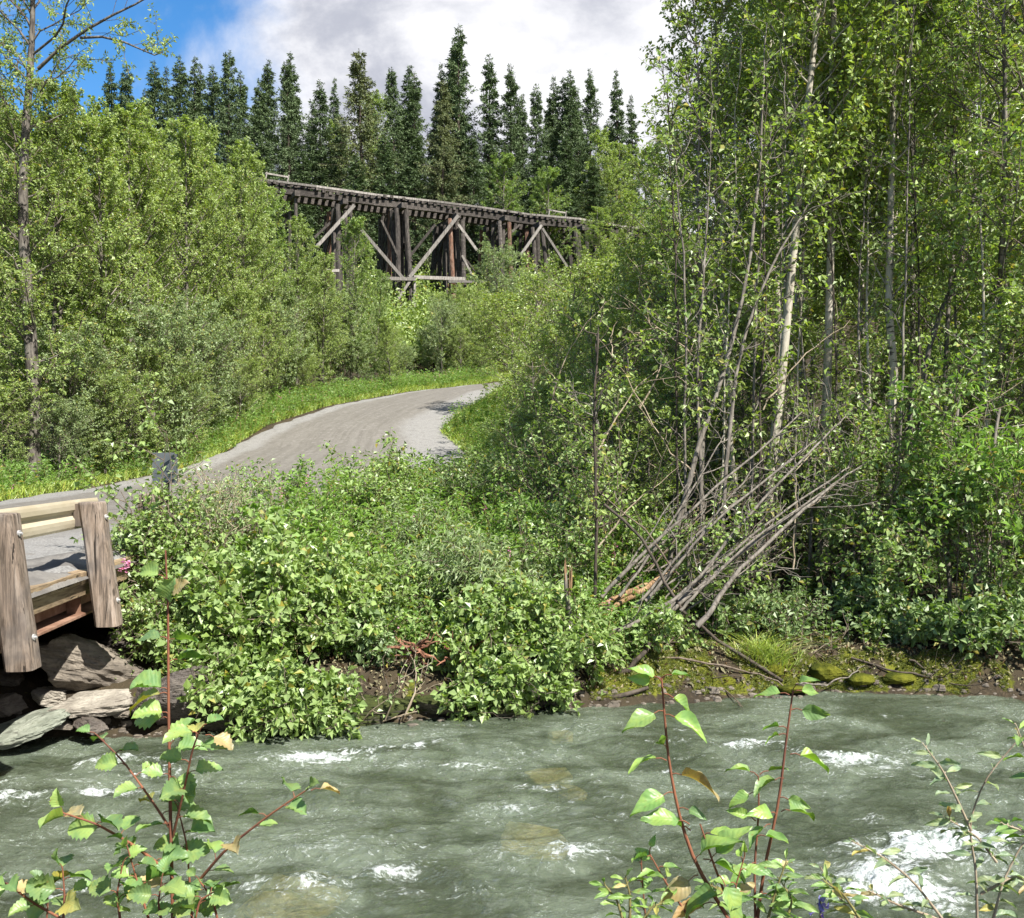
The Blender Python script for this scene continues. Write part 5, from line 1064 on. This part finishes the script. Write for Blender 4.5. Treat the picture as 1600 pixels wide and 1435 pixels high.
# bare twig spray touching the water at the centre
stem('water_twigs', [(500,1070,10.2),(520,1125,9.9),(580,1135,9.75),(650,1112,9.7)],.012,.005,'pale_twig','thin curved twig with small yellow green leaves dipping to the water at centre','branch',None,seed=50,twigs=7,leaf=('alder_leaf',3,.05,.7),jit=.006)

# ------------------------------------------------------------------ ground cover
def herbs(seed, n, xy, hr, leafn, size, aspect, mats, flower=0.0):
    r = np.random.default_rng(seed); c = xy(r, n); z = ground(c[:, 0], c[:, 1]); n = len(c); h = r.uniform(hr[0], hr[1], n)
    t = np.linspace(0, 1, 4)[None, :, None]; le = r.normal(size=(n, 3)) * .16; le[:, 2] = 1
    P = np.stack([c[:, 0], c[:, 1], z - .03], -1)[:, None] + le[:, None] * h[:, None, None] * t; P[:, :, :2] += le[:, None, :2] * h[:, None, None] * t ** 2 * .6
    g = Geo(); tubes(g, P, np.full((n, 4), .004) * np.array([1.2, 1, .7, .4]), 3, m=0)
    leaves(g, r, P, leafn, size, .12, 1.02, .55, .9, aspect, .15, var=.4)
    if flower:
        k = r.random(n) < flower; Pf = P[k][:, 2:]; leaves(g, r, Pf, 16, .03, .1, 1.1, .4, .5, .8, .1, m=2)
    return g.mesh('herbs', mats, False)
def region(poly):
    poly = np.array(poly, float); lo = poly.min(0); hi = poly.max(0)
    def f(r, n):
        out = []
        tot = 0
        while tot < n:
            p = r.uniform(lo, hi, (n, 2)); ins = np.zeros(n, bool); j = len(poly) - 1
            for i in range(len(poly)):
                a, b = poly[i], poly[j]; c = ((a[1] > p[:, 1]) != (b[1] > p[:, 1])) & (p[:, 0] < (b[0] - a[0]) * (p[:, 1] - a[1]) / (b[1] - a[1] + 1e-12) + a[0]); ins ^= c; j = i
            p = p[ins & ~inroad(p[:, 0], p[:, 1], -.28 + .25 * vnoise(p[:, 0] * .8, p[:, 1] * .8, 3))]; out.append(p); tot += len(p)
        return np.concatenate(out)[:n]
    return f
HM = [M['green_stem'], M['herb_leaf'], M['pink']]
mid = region([(-3.6,12.2),(2.2,12.4),(3.0,20),(1.0,27.5),(-1.0,27.5),(-3.5,18)])
tag(link('meadow_herbs', herbs(1, 2300, mid, (.4, 1.15), 26, .10, .24, HM, .05)), 'tall green fireweed and herbs filling the bank below the road', 'herbs', kind='stuff')
low = region([(-4.0,10.2),(1.6,11.0),(2.2,13),(-3.8,13)])
tag(link('meadow_weeds', herbs(7, 1500, mid, (.25, .8), 18, .075, .62, [M['green_stem'], M['dark_leaf'], M['pink']], .0)), 'darker round leafed weeds mixed through the herb patch', 'weeds', kind='stuff')
tag(link('bank_herbs', herbs(2, 900, low, (.25, .6), 20, .07, .5, HM, .02)), 'low leafy herbs along the top of the middle bank', 'herbs', kind='stuff')
lv = region([(-22,20),(-12.1,20),(-12.1,26),(-10.6,31),(-10.0,38),(-8.6,43),(-5.8,50),(-1,56.6),(-1,60),(-7,54),(-11,46),(-13,38),(-15,30),(-22,29)])
tag(link('verge_herbs', herbs(3, 5200, lv, (.3, .95), 22, .11, .34, HM, .05)), 'leafy herbs with pink fireweed between the road and the left birches', 'herbs', kind='stuff')
ff = region([(1.5,11.6),(9.5,11.2),(14,14),(14,30),(2,30),(1,16)])
tag(link('forest_undergrowth', herbs(4, 4200, ff, (.15, .55), 20, .085, .55, [M['twig'], M['dark_leaf'], M['pink']])), 'shaded leafy undergrowth on the right hand forest floor', 'undergrowth', kind='stuff')
rw = region([(-1.4,28),(-1.6,33),(-2.8,37),(-2.0,41),(-1.0,45),(-.6,50),(1.6,55),(6,58),(6,30),(2,27)])
tag(link('bend_herbs', herbs(5, 2400, rw, (.3, .9), 22, .10, .35, HM, .01)), 'green weeds on the inner side of the road bend', 'herbs', kind='stuff')
def grass(seed, n, xy, hr, w, mat, name, label, spread=.35):
    r = np.random.default_rng(seed); c = xy(r, n); n = len(c); z = ground(c[:, 0], c[:, 1]); h = r.uniform(hr[0], hr[1], n)[:, None]; b = np.stack([c[:, 0], c[:, 1], z - .01], -1)
    a = r.uniform(0, 6.28, n); s = np.stack([np.cos(a), np.sin(a), 0 * a], -1) * w; l = r.normal(size=(n, 3)) * spread; l[:, 2] = 1
    m1 = b + l * h * .55; tip = b + l * h * .9 + np.stack([l[:, 0], l[:, 1], -.15 * np.ones(n)], -1) * h * .45
    V = np.stack([b - s, b + s, m1 + s * .8, m1 - s * .8, tip], 1); i = np.arange(n)[:, None] * 5
    g = Geo(); g.add(V.reshape(-1, 3), i + np.array([0, 1, 2, 3]), i + np.array([3, 2, 4]), a=np.repeat(r.random(n), 5)); tag(link(name, g.mesh(name, [mat], False)), label, 'grass', kind='stuff')
vg = region([(-22,19.5),(-12.05,19.5),(-12.05,26),(-10.6,31),(-10.1,38),(-8.6,43),(-5.8,50),(-1,56.3),(1,57),(-1,59),(-7,52),(-9.7,44),(-11.6,38),(-12.6,31),(-13.4,27),(-15,24),(-22,22.5)])
grass(1, 90000, vg, (.12, .42), .012, M['grass'], 'verge_grass', 'bright yellow green grass strip along the outer road edge')
wg = region([(-1.3,29),(-1.6,33),(-2.8,36.5),(-2.2,41),(-1.2,45),(-.8,51),(0.6,51),(0,40),(-.6,33),(.5,28)])
grass(2, 26000, wg, (.12, .4), .014, M['grass'], 'bend_grass', 'yellow green grass at the inner corner of the road bend')
grass(3, 7000, mid, (.15, .5), .006, M['grass'], 'bank_grass', 'thin grass among the herbs below the road')
# moss cushions on the right bank
def moss_mat():
    m, t, out = new_mat('moss'); v = t.n('ShaderNodeTexCoord').outputs['Object']; n = t.noise(v, 4, 6, .6); n2 = t.noise(v, 60, 4, .7)
    c = t.mix(t.ss(n, .38, .62), (.035, .045, .006), (.115, .12, .014)); c = t.mix(t.math('MULTIPLY', t.ss(n2, .5, .7), .5), c, (.04, .045, .008))
    p = pbsdf(t, (0, 0, 0), .95, .1, n2, .9, .03); t.l(c, p.inputs['Base Color']); t.l(p.outputs[0], out.inputs[0]); return m
MM = moss_mat()
MOSS = [(1000,1068,.30,.22,.10,'moss cushion at the left end of the mossy bank'),(1065,1060,.34,.2,.10,'moss cushion behind the taller poplar sapling tip'),(1130,1062,.30,.2,.09,'dark moss patch crossed by a pale stick'),(1205,1045,.26,.22,.13,'moss cushion with grass tuft behind the right poplar tip'),(1290,1050,.30,.24,.15,'largest bright moss cushion on the bank'),(1345,1060,.26,.2,.10,'bright moss cushion reaching down to the water'),(1405,1058,.30,.2,.09,'dark moss patch near the right end of the bank'),(1240,1075,.3,.12,.06,'thin moss rim along the waterline'),(960,1085,.25,.15,.07,'small moss patch beside the driftwood')]
for k, (px, py, a, b, c, lab) in enumerate(MOSS):
    Y = 10.95 + (1075 - py) * .012; x = (px - CX) / F * Y; me = rock_mesh('moss_cushion', MM, a, b, c, 500 + k, res=40, planes=160)
    n_ = len(me.vertices); co = np.empty(n_ * 3); me.vertices.foreach_get('co', co); co = co.reshape(-1, 3); co *= (1 + .16 * fbm(co[:, 0] * 9 + k, co[:, 1] * 9 + co[:, 2] * 7, 4, k))[:, None]; me.vertices.foreach_set('co', co.ravel())
    for p in me.polygons: p.use_smooth = True
    tag(link('moss_cushion', me, None, (x, Y, CAMZ + (HY - py) / F * Y - .02)), lab, 'moss', 'moss cushions on the bank')
def mossxy(r, n):
    out = []; tot = 0
    while tot < n:
        x = r.uniform(.9, 5.9, n); y = waterline(x) + r.uniform(-.02, 1.1, n); k = mossy(x, y) > .35; out.append(np.stack([x[k], y[k]], 1)); tot += int(k.sum())
    return np.concatenate(out)[:n]
M['moss_blade'] = leaf_mat('moss_blade', (.05, .062, .008), (.17, .18, .022), None, trans=.2, rough=.8, spec=.1, yellow=.05)
grass(6, 60000, mossxy, (.012, .045), .004, M['moss_blade'], 'moss_fuzz', 'fuzzy moss covering the low bank along the water at right', .7)
M['litter'] = leaf_mat('leaf_litter', (.06, .035, .02), (.16, .10, .055), None, trans=.05, rough=.8, spec=.1, yellow=0)
r = np.random.default_rng(88); n = 9000; x = r.uniform(-4, 7, n); y = waterline(x) + .12 + np.abs(r.normal(size=n)) * .8; z = ground(x, y) + .006
P = np.stack([x, y, z], 1); g = Geo(); leaves(g, r, np.stack([P, P + rvec(n, r) * .02 * np.array([1, 1, .2])], 1), 1, .05, upb=2.2, droop=0, m=0, aspect=.6, var=.5)
tag(link('leaf_litter', g.mesh('leaf_litter', [M['litter']], False)), 'brown dead leaves scattered on the bank soil', 'leaf litter', kind='stuff')
g = Geo(); n = 700; x = r.uniform(-5.5, 7, n); y = waterline(x) + r.normal(size=n) * .10 + .02; z = np.maximum(ground(x, y), -.03); th = np.arange(6) * np.pi / 3
for k in range(n):
    s_ = r.uniform(.012, .045) * (1 + (r.random() < .1)); q = r.uniform(.7, 1.2, (2, 6)); ring = np.stack([np.cos(th) * q[0], np.sin(th) * q[0] * .8, 0 * th - .3], 1); r2_ = np.stack([np.cos(th) * q[1] * .7, np.sin(th) * q[1] * .6, 0 * th + .35], 1)
    V = np.vstack([ring, r2_, [[0, 0, .5]]]) * s_ + [x[k], y[k], z[k]]; g.add(V, [[j, (j + 1) % 6, 6 + (j + 1) % 6, 6 + j] for j in range(6)], [[6 + j, 6 + (j + 1) % 6, 12] for j in range(6)], a=r.random())
tag(link('shore_pebbles', g.mesh('shore_pebbles', [M['rock_b']], False)), 'small brown stones along the far waterline', 'pebbles', kind='stuff')
tuft = lambda r, n: np.array([3.15, 11.35]) + r.normal(size=(n, 2)) * np.array([.16, .06])
grass(5, 500, tuft, (.15, .38), .004, M['grass'], 'grass_tuft', 'grass tuft hanging over the moss', .8)

# ------------------------------------------------------------------ foreground saplings
def bigleaf(g, base, ax, nrm, size, kind='birch', m=0, rnd=.5, cup=.25, arch=.35, seed=0):
    r = np.random.default_rng(seed); rows = 13; cols = np.array([-1, -.6, -.25, 0, .25, .6, 1.])
    t = np.linspace(0, 1, rows)
    if kind == 'birch': w = .46 * np.sin(np.pi * np.clip(t, 0, 1) ** .72) ** .62 * (1 - .18 * t)
    elif kind == 'poplar': w = .30 * np.sin(np.pi * t ** .62) ** .85 * (1 - .25 * t)
    else: w = .16 * np.sin(np.pi * t ** .85) ** .8
    w[0] = .015; w[-1] = .004
    saw = np.where(np.arange(rows) % 2 == 0, 1.13, .86) if kind == 'birch' else (1 + .03 * (-1.) ** np.arange(rows))
    side = norm(np.cross(nrm, ax)); nn = np.cross(ax, side)
    wav = r.uniform(-.05, .05, 3); V = []; UV = []
    for i in range(rows):
        for c in cols:
            ed = saw[i] if abs(c) == 1 else 1.0
            fwd = .05 * abs(c) * (1 if kind != 'poplar' else .4)
            h = cup * abs(c) ** 1.5 * w[i] - arch * t[i] ** 2 * .5 + .05 * math.sin(10 * t[i] + 4 * c + wav[0] * 90) * abs(c) + 2.2 * wav[1] * c * t[i]
            V.append(base + size * (ax * (t[i] + (fwd if 0 < i < rows - 1 else 0)) + side * c * w[i] * ed + nn * h)); UV.append((c, t[i]))
    nc = len(cols); Q = [[i * nc + j, i * nc + j + 1, (i + 1) * nc + j + 1, (i + 1) * nc + j] for i in range(rows - 1) for j in range(nc - 1)]
    g.add(V, Q, m=m, a=rnd, uv=UV)
def sapling(name, label, cat, stems, leafspec, kind, mats, stemmat, Y, zbase, seed, group=None, petiole=.03):
    SZ = .88
    """stems: list of ([(px,py,dY)], r0, r1); leafspec: (n per stem, size m, lo) or explicit list [(px,py,dir angle deg in picture,size,dY)]"""
    r = np.random.default_rng(seed); W0 = P2W(stems[0][0][0][0], stems[0][0][0][1], Y); base = np.array([W0[0], Y, zbase]); e = empty(name, base)
    g = Geo(); lg = Geo()
    def leaf(p, ax, sz, mi=None):
        nrm = norm(np.array([r.normal() * .45, -.35 + r.normal() * .5, .8 + r.normal() * .3]))
        ax = norm(ax); pt = p + ax * petiole; tubes(g, np.array([p, (p + pt) / 2 + [0, 0, .003], pt]), np.array([.0013, .001, .001]), 4)
        mm = (1 if r.random() < .03 else 0) if mi is None else mi
        bigleaf(lg, pt, norm(ax + np.array([0, 0, -.15])), nrm, sz, kind, mm, r.random(), r.uniform(.2, .85), r.uniform(.25, 1.1), int(r.integers(1e6)))
    for pts, a, b, n, size, lo in stems:
        W = np.array([P2W(px, py, Y + dy) for px, py, dy in pts]); m = 14; f = np.linspace(0, len(W) - 1, m)
        P = np.stack([np.interp(f, range(len(W)), W[:, j]) for j in range(3)], 1); P[1:-1] = (P[:-2] + 2 * P[1:-1] + P[2:]) / 4
        if pts[0][1] > 1430: P = np.vstack([[P[0][0] + .01, P[0][1], zbase], P])[:]; 
        P = P - base; rad = np.linspace(a, b, len(P)); tubes(g, P, rad, 7)
        for k in range(n):
            s = lo + (1.0 - lo) * (k + .5 * r.random()) / max(1, n - 1) if n > 1 else .9
            s = min(s, .995); bb, T = polyat(P[None], np.array([0]), np.array([s])); an = k * 2.4 + r.uniform(-.4, .4)
            out = np.array([math.cos(an), .7 * math.sin(an), .10]); ax = norm(out + T[0] * (.35 + .9 * (s > .93)))
            leaf(bb[0], ax, SZ * size * r.uniform(.7, 1.15) * (1 if s < .93 else .6))
    for q in (leafspec or []):
        px, py, ang, sz, dy = q[:5]; p = P2W(px, py, Y + dy) - base; an = math.radians(ang); leaf(p, np.array([math.cos(an), -.25 + .3 * r.normal(), math.sin(an)]), SZ * sz, q[5] if len(q) > 5 else None)
    link('stem', g.mesh('stem', M[stemmat]), e); link('foliage', lg.mesh('foliage', [M[x] for x in mats], True), e); return tag(e, label, cat, group)
FG = 'saplings at the near bank'
zb = 1.05
sapling('birch_sapling', 'tall thin birch sapling with toothed leaves at lower left, its tip rising before the alder', 'sapling',
 [([(268,1440,0),(264,1250,0),(262,1100,0),(262,950,0),(258,860,0)],.0044,.0018,0,.08,.2),
  ([(267,1370,0),(210,1325,-.03),(150,1290,-.06),(95,1272,-.08)],.004,.0016,9,.062,.15),
  ([(266,1300,0),(230,1245,.03),(190,1190,.05),(150,1150,.06)],.003,.0014,8,.055,.1),
  ([(268,1310,0),(285,1240,-.05),(300,1170,-.08),(312,1140,-.1)],.003,.0014,9,.062,.1),
  ([(300,1390,0),(350,1330,-.05),(420,1275,-.08),(480,1235,-.1)],.0036,.0014,8,.058,.1),
  ([(298,1440,0),(295,1390,0),(290,1320,0),(275,1260,.02)],.003,.0014,8,.06,.1)],
 [(262,950,80,.06,0),(258,905,150,.05,0),(262,1000,160,.055,0),(262,1003,20,.065,0),(263,1035,15,.06,0),(263,1080,160,.075,0),(262,1085,175,.07,0),(263,1125,170,.075,0),(264,1118,150,.06,0),(264,1180,30,.06,0),(263,1170,60,.065,0),(266,1215,150,.05,0),(264,1240,20,.06,0),(266,1215,-10,.065,0),(266,1290,170,.06,0),(268,1340,20,.07,0),(266,1385,170,.07,0),(268,1410,10,.07,0),(262,930,40,.05,0,1),(320,1150,-10,.05,-.1,1),(485,1237,5,.045,-.1,1)],
 'birch', ['big_leaf', 'brown_leaf'], 'red_stem', 1.95, zb, 11, FG, .018)
sapling('birch_sapling', 'small low birch sapling in the bottom left corner with a red tinted leaf', 'sapling',
 [([(96,1440,0),(98,1400,0),(95,1360,0)],.003,.0013,8,.06,.0),([(95,1440,0),(50,1415,0),(10,1385,-.03),(-10,1380,0)],.003,.0013,8,.06,.05),([(70,1440,0),(72,1410,0),(70,1385,0)],.002,.001,5,.045,.0)],
 [(5,1385,0,.05,0,1)], 'birch', ['big_leaf', 'brown_leaf'], 'red_stem', 1.9, zb, 12, FG, .018)
sapling('birch_sapling', 'low leafy birch shoots at the bottom edge right of the tall thin sapling base', 'sapling',
 [([(185,1440,0),(180,1400,0),(190,1350,0)],.003,.0013,9,.06,.0),([(230,1440,0),(215,1390,0),(195,1320,0)],.003,.0013,8,.055,.1),([(300,1450,-.05),(310,1410,-.05),(335,1395,-.05)],.003,.0013,8,.06,.0),([(250,1445,-.05),(245,1415,-.05),(250,1380,-.06)],.003,.0013,7,.055,.0),([(340,1450,0),(330,1405,0),(310,1380,0)],.003,.0013,7,.05,.0)],
 [], 'birch', ['big_leaf', 'brown_leaf'], 'red_stem', 1.9, zb, 13, FG, .016)
sapling('poplar_sapling', 'taller left poplar shoot with pointed glossy leaves right of centre bottom', 'sapling',
 [([(1140,1440,0),(1085,1350,0),(1060,1270,0),(1045,1190,0),(1038,1110,0),(1034,1060,0)],.0042,.0018,0,.08,.2),([(1150,1440,0),(1115,1350,-.03),(1095,1290,-.04)],.003,.0015,0,.07,.2)],
 [(1034,1062,175,.048,0),(1034,1060,25,.04,-.02),(1036,1068,140,.055,0),(1036,1085,-20,.05,0),(1037,1112,185,.085,0),(1038,1118,-5,.075,0),(1042,1190,165,.062,0),(1044,1175,120,.05,0),(1048,1212,5,.085,0),(1052,1240,185,.085,0),(1060,1265,5,.04,0),(1078,1290,160,.08,-.03),(1080,1300,150,.085,0),(1098,1310,40,.06,0),(1100,1345,-10,.07,-.02),(1085,1350,60,.09,-.04),(1092,1370,200,.08,0),(1110,1350,55,.09,-.05),(1125,1370,-60,.085,-.06),(1140,1400,195,.09,-.04),(1120,1415,185,.08,0)],
 'poplar', ['poplar_leaf', 'brown_leaf'], 'red_stem', 1.75, zb, 14, FG, .022)
sapling('poplar_sapling', 'right poplar shoot with upright tip leaf over the mossy bank', 'sapling',
 [([(1185,1440,.1),(1195,1360,.1),(1218,1260,.1),(1228,1170,.1),(1236,1110,.1),(1240,1080,.1)],.0038,.0016,0,.07,.2),([(1182,1440,.1),(1180,1360,.1),(1187,1270,.1),(1186,1215,.1)],.003,.0015,0,.06,.2)],
 [(1240,1078,60,.045,.1),(1236,1088,170,.06,.1),(1240,1083,5,.05,.1),(1238,1110,0,.065,.1),(1232,1140,165,.04,.1),(1232,1150,175,.04,.1),(1236,1180,-5,.07,.1),(1226,1218,185,.06,.1),(1218,1248,0,.05,.1),(1215,1275,150,.06,.1),(1222,1270,0,.07,.1),(1205,1290,190,.06,.1),(1186,1215,150,.05,.1),(1188,1212,20,.045,.1),(1186,1240,190,.05,.1),(1182,1285,150,.045,.1),(1183,1310,20,.05,.1),(1183,1350,195,.06,.1),(1192,1360,10,.06,.1),(1180,1390,170,.06,.1),(1190,1400,0,.07,.1)],
 'poplar', ['poplar_leaf', 'brown_leaf'], 'red_stem', 1.75, zb, 15, FG, .02)
sapling('poplar_sapling', 'short poplar shoots with small bright leaves left of the two tall ones', 'sapling',
 [([(1080,1440,0),(1040,1380,0),(1015,1335,0)],.0025,.0012,9,.042,.2),([(1010,1440,0),(1005,1390,0),(1003,1350,0)],.002,.001,8,.035,.0),([(1160,1445,-.05),(1150,1390,-.05),(1165,1340,-.05)],.002,.001,8,.045,.0)],
 [], 'poplar', ['poplar_leaf', 'brown_leaf'], 'red_stem', 1.75, zb, 16, FG, .012)
def willow(label, stems, seed, n, size, Yw=1.7, mat='silver_leaf', st='pale_twig'):
    sapling('willow_sapling', label, 'sapling', [(s, .0032, .0012, n, size, .08) for s in stems], [], 'willow', [mat, 'brown_leaf'], st, Yw, zb, seed, FG, .006)
willow('grey green willow with pale stems at the right edge near the white water', [[(1530,1440,0),(1528,1360,0),(1515,1290,0),(1540,1220,0),(1595,1155,0)],[(1520,1300,0),(1495,1245,0),(1475,1205,0),(1445,1165,.02)],[(1555,1440,0),(1570,1380,0),(1600,1320,0),(1640,1290,0)],[(1560,1350,0),(1530,1310,0),(1480,1280,0)],[(1535,1400,0),(1590,1370,0),(1620,1390,0)]], 21, 15, .052, 2.0)
willow('drooping willow twig crossing the white water at bottom right', [[(1480,1445,0),(1430,1380,0),(1380,1340,0),(1335,1318,0)],[(1470,1440,0),(1400,1415,0),(1360,1395,0)],[(1340,1440,0),(1310,1400,0),(1285,1360,0)]], 22, 13, .045, 1.9)
willow('leafy willow shoots at the bottom edge between the poplars and the white water', [[(1200,1445,0),(1215,1390,0),(1230,1350,0)],[(1230,1445,0),(1240,1410,0),(1225,1385,0)],[(1150,1445,0),(1135,1400,0),(1110,1385,0)],[(1350,1445,0),(1320,1400,0),(1290,1380,0)]], 23, 15, .045, 1.8, 'big_leaf', 'green_stem')
willow('fresh willow shoots at the bottom edge left of the poplar shoots', [[(975,1445,0),(965,1410,0),(945,1385,0)],[(985,1445,0),(985,1400,0),(978,1375,0)],[(1000,1450,0),(1020,1420,0),(1035,1415,0)]], 24, 11, .036, 1.7, 'poplar_leaf', 'green_stem')
willow('short willow sprig leaning in from the right frame edge', [[(1640,1330,0),(1600,1300,0),(1570,1290,0)],[(1650,1240,0),(1610,1190,0),(1590,1135,0)]], 25, 10, .05, 1.8, 'poplar_leaf', 'pale_twig')
# monkshood
e = empty('monkshood_flower', P2W(1284, 1445, 1.8)); g = Geo(); tubes(g, np.array([[0, 0, -.3], [0, 0, 0], [0, 0, .05]]), np.array([.002, .002, .0015]), 5); link('stem', g.mesh('stem', M['green_stem']), e)
g = Geo(); r = np.random.default_rng(3)
for k in range(14): bigleaf(g, np.array([r.normal() * .005, r.normal() * .005, .004 + .0035 * k]), norm(r.normal(size=3) + [0, 0, -.2]), norm(r.normal(size=3) + [0, -1, 0]), .016, 'poplar', 0, r.random(), .6, .6, k)
link('petals', g.mesh('petals', M['violet']), e); tag(e, 'small deep violet flower at the bottom edge right of the poplar shoots', 'flower')
# yellow flower and pink fireweed on the bridge edge
e = empty('fireweed_flower', bp(2.6, .0, 1.45)); g = Geo(); tubes(g, np.array([[0, 0, -.1], [.02, 0, .1], [.05, -.02, .22]]), np.array([.004, .004, .003]), 5); link('stem', g.mesh('stem', M['green_stem']), e)
g = Geo(); r = np.random.default_rng(5); leaves(g, r, np.array([[[.0, 0, .08], [.05, -.02, .24]]]), 40, .035, aspect=.8, m=0); link('petals', g.mesh('petals', [M['pink']], False), e); tag(e, 'pink fireweed blossom beside the second guardrail post at the timber edge', 'flower')
print('objects', len(bpy.data.objects), 'verts', sum(len(m.vertices) for m in bpy.data.meshes))
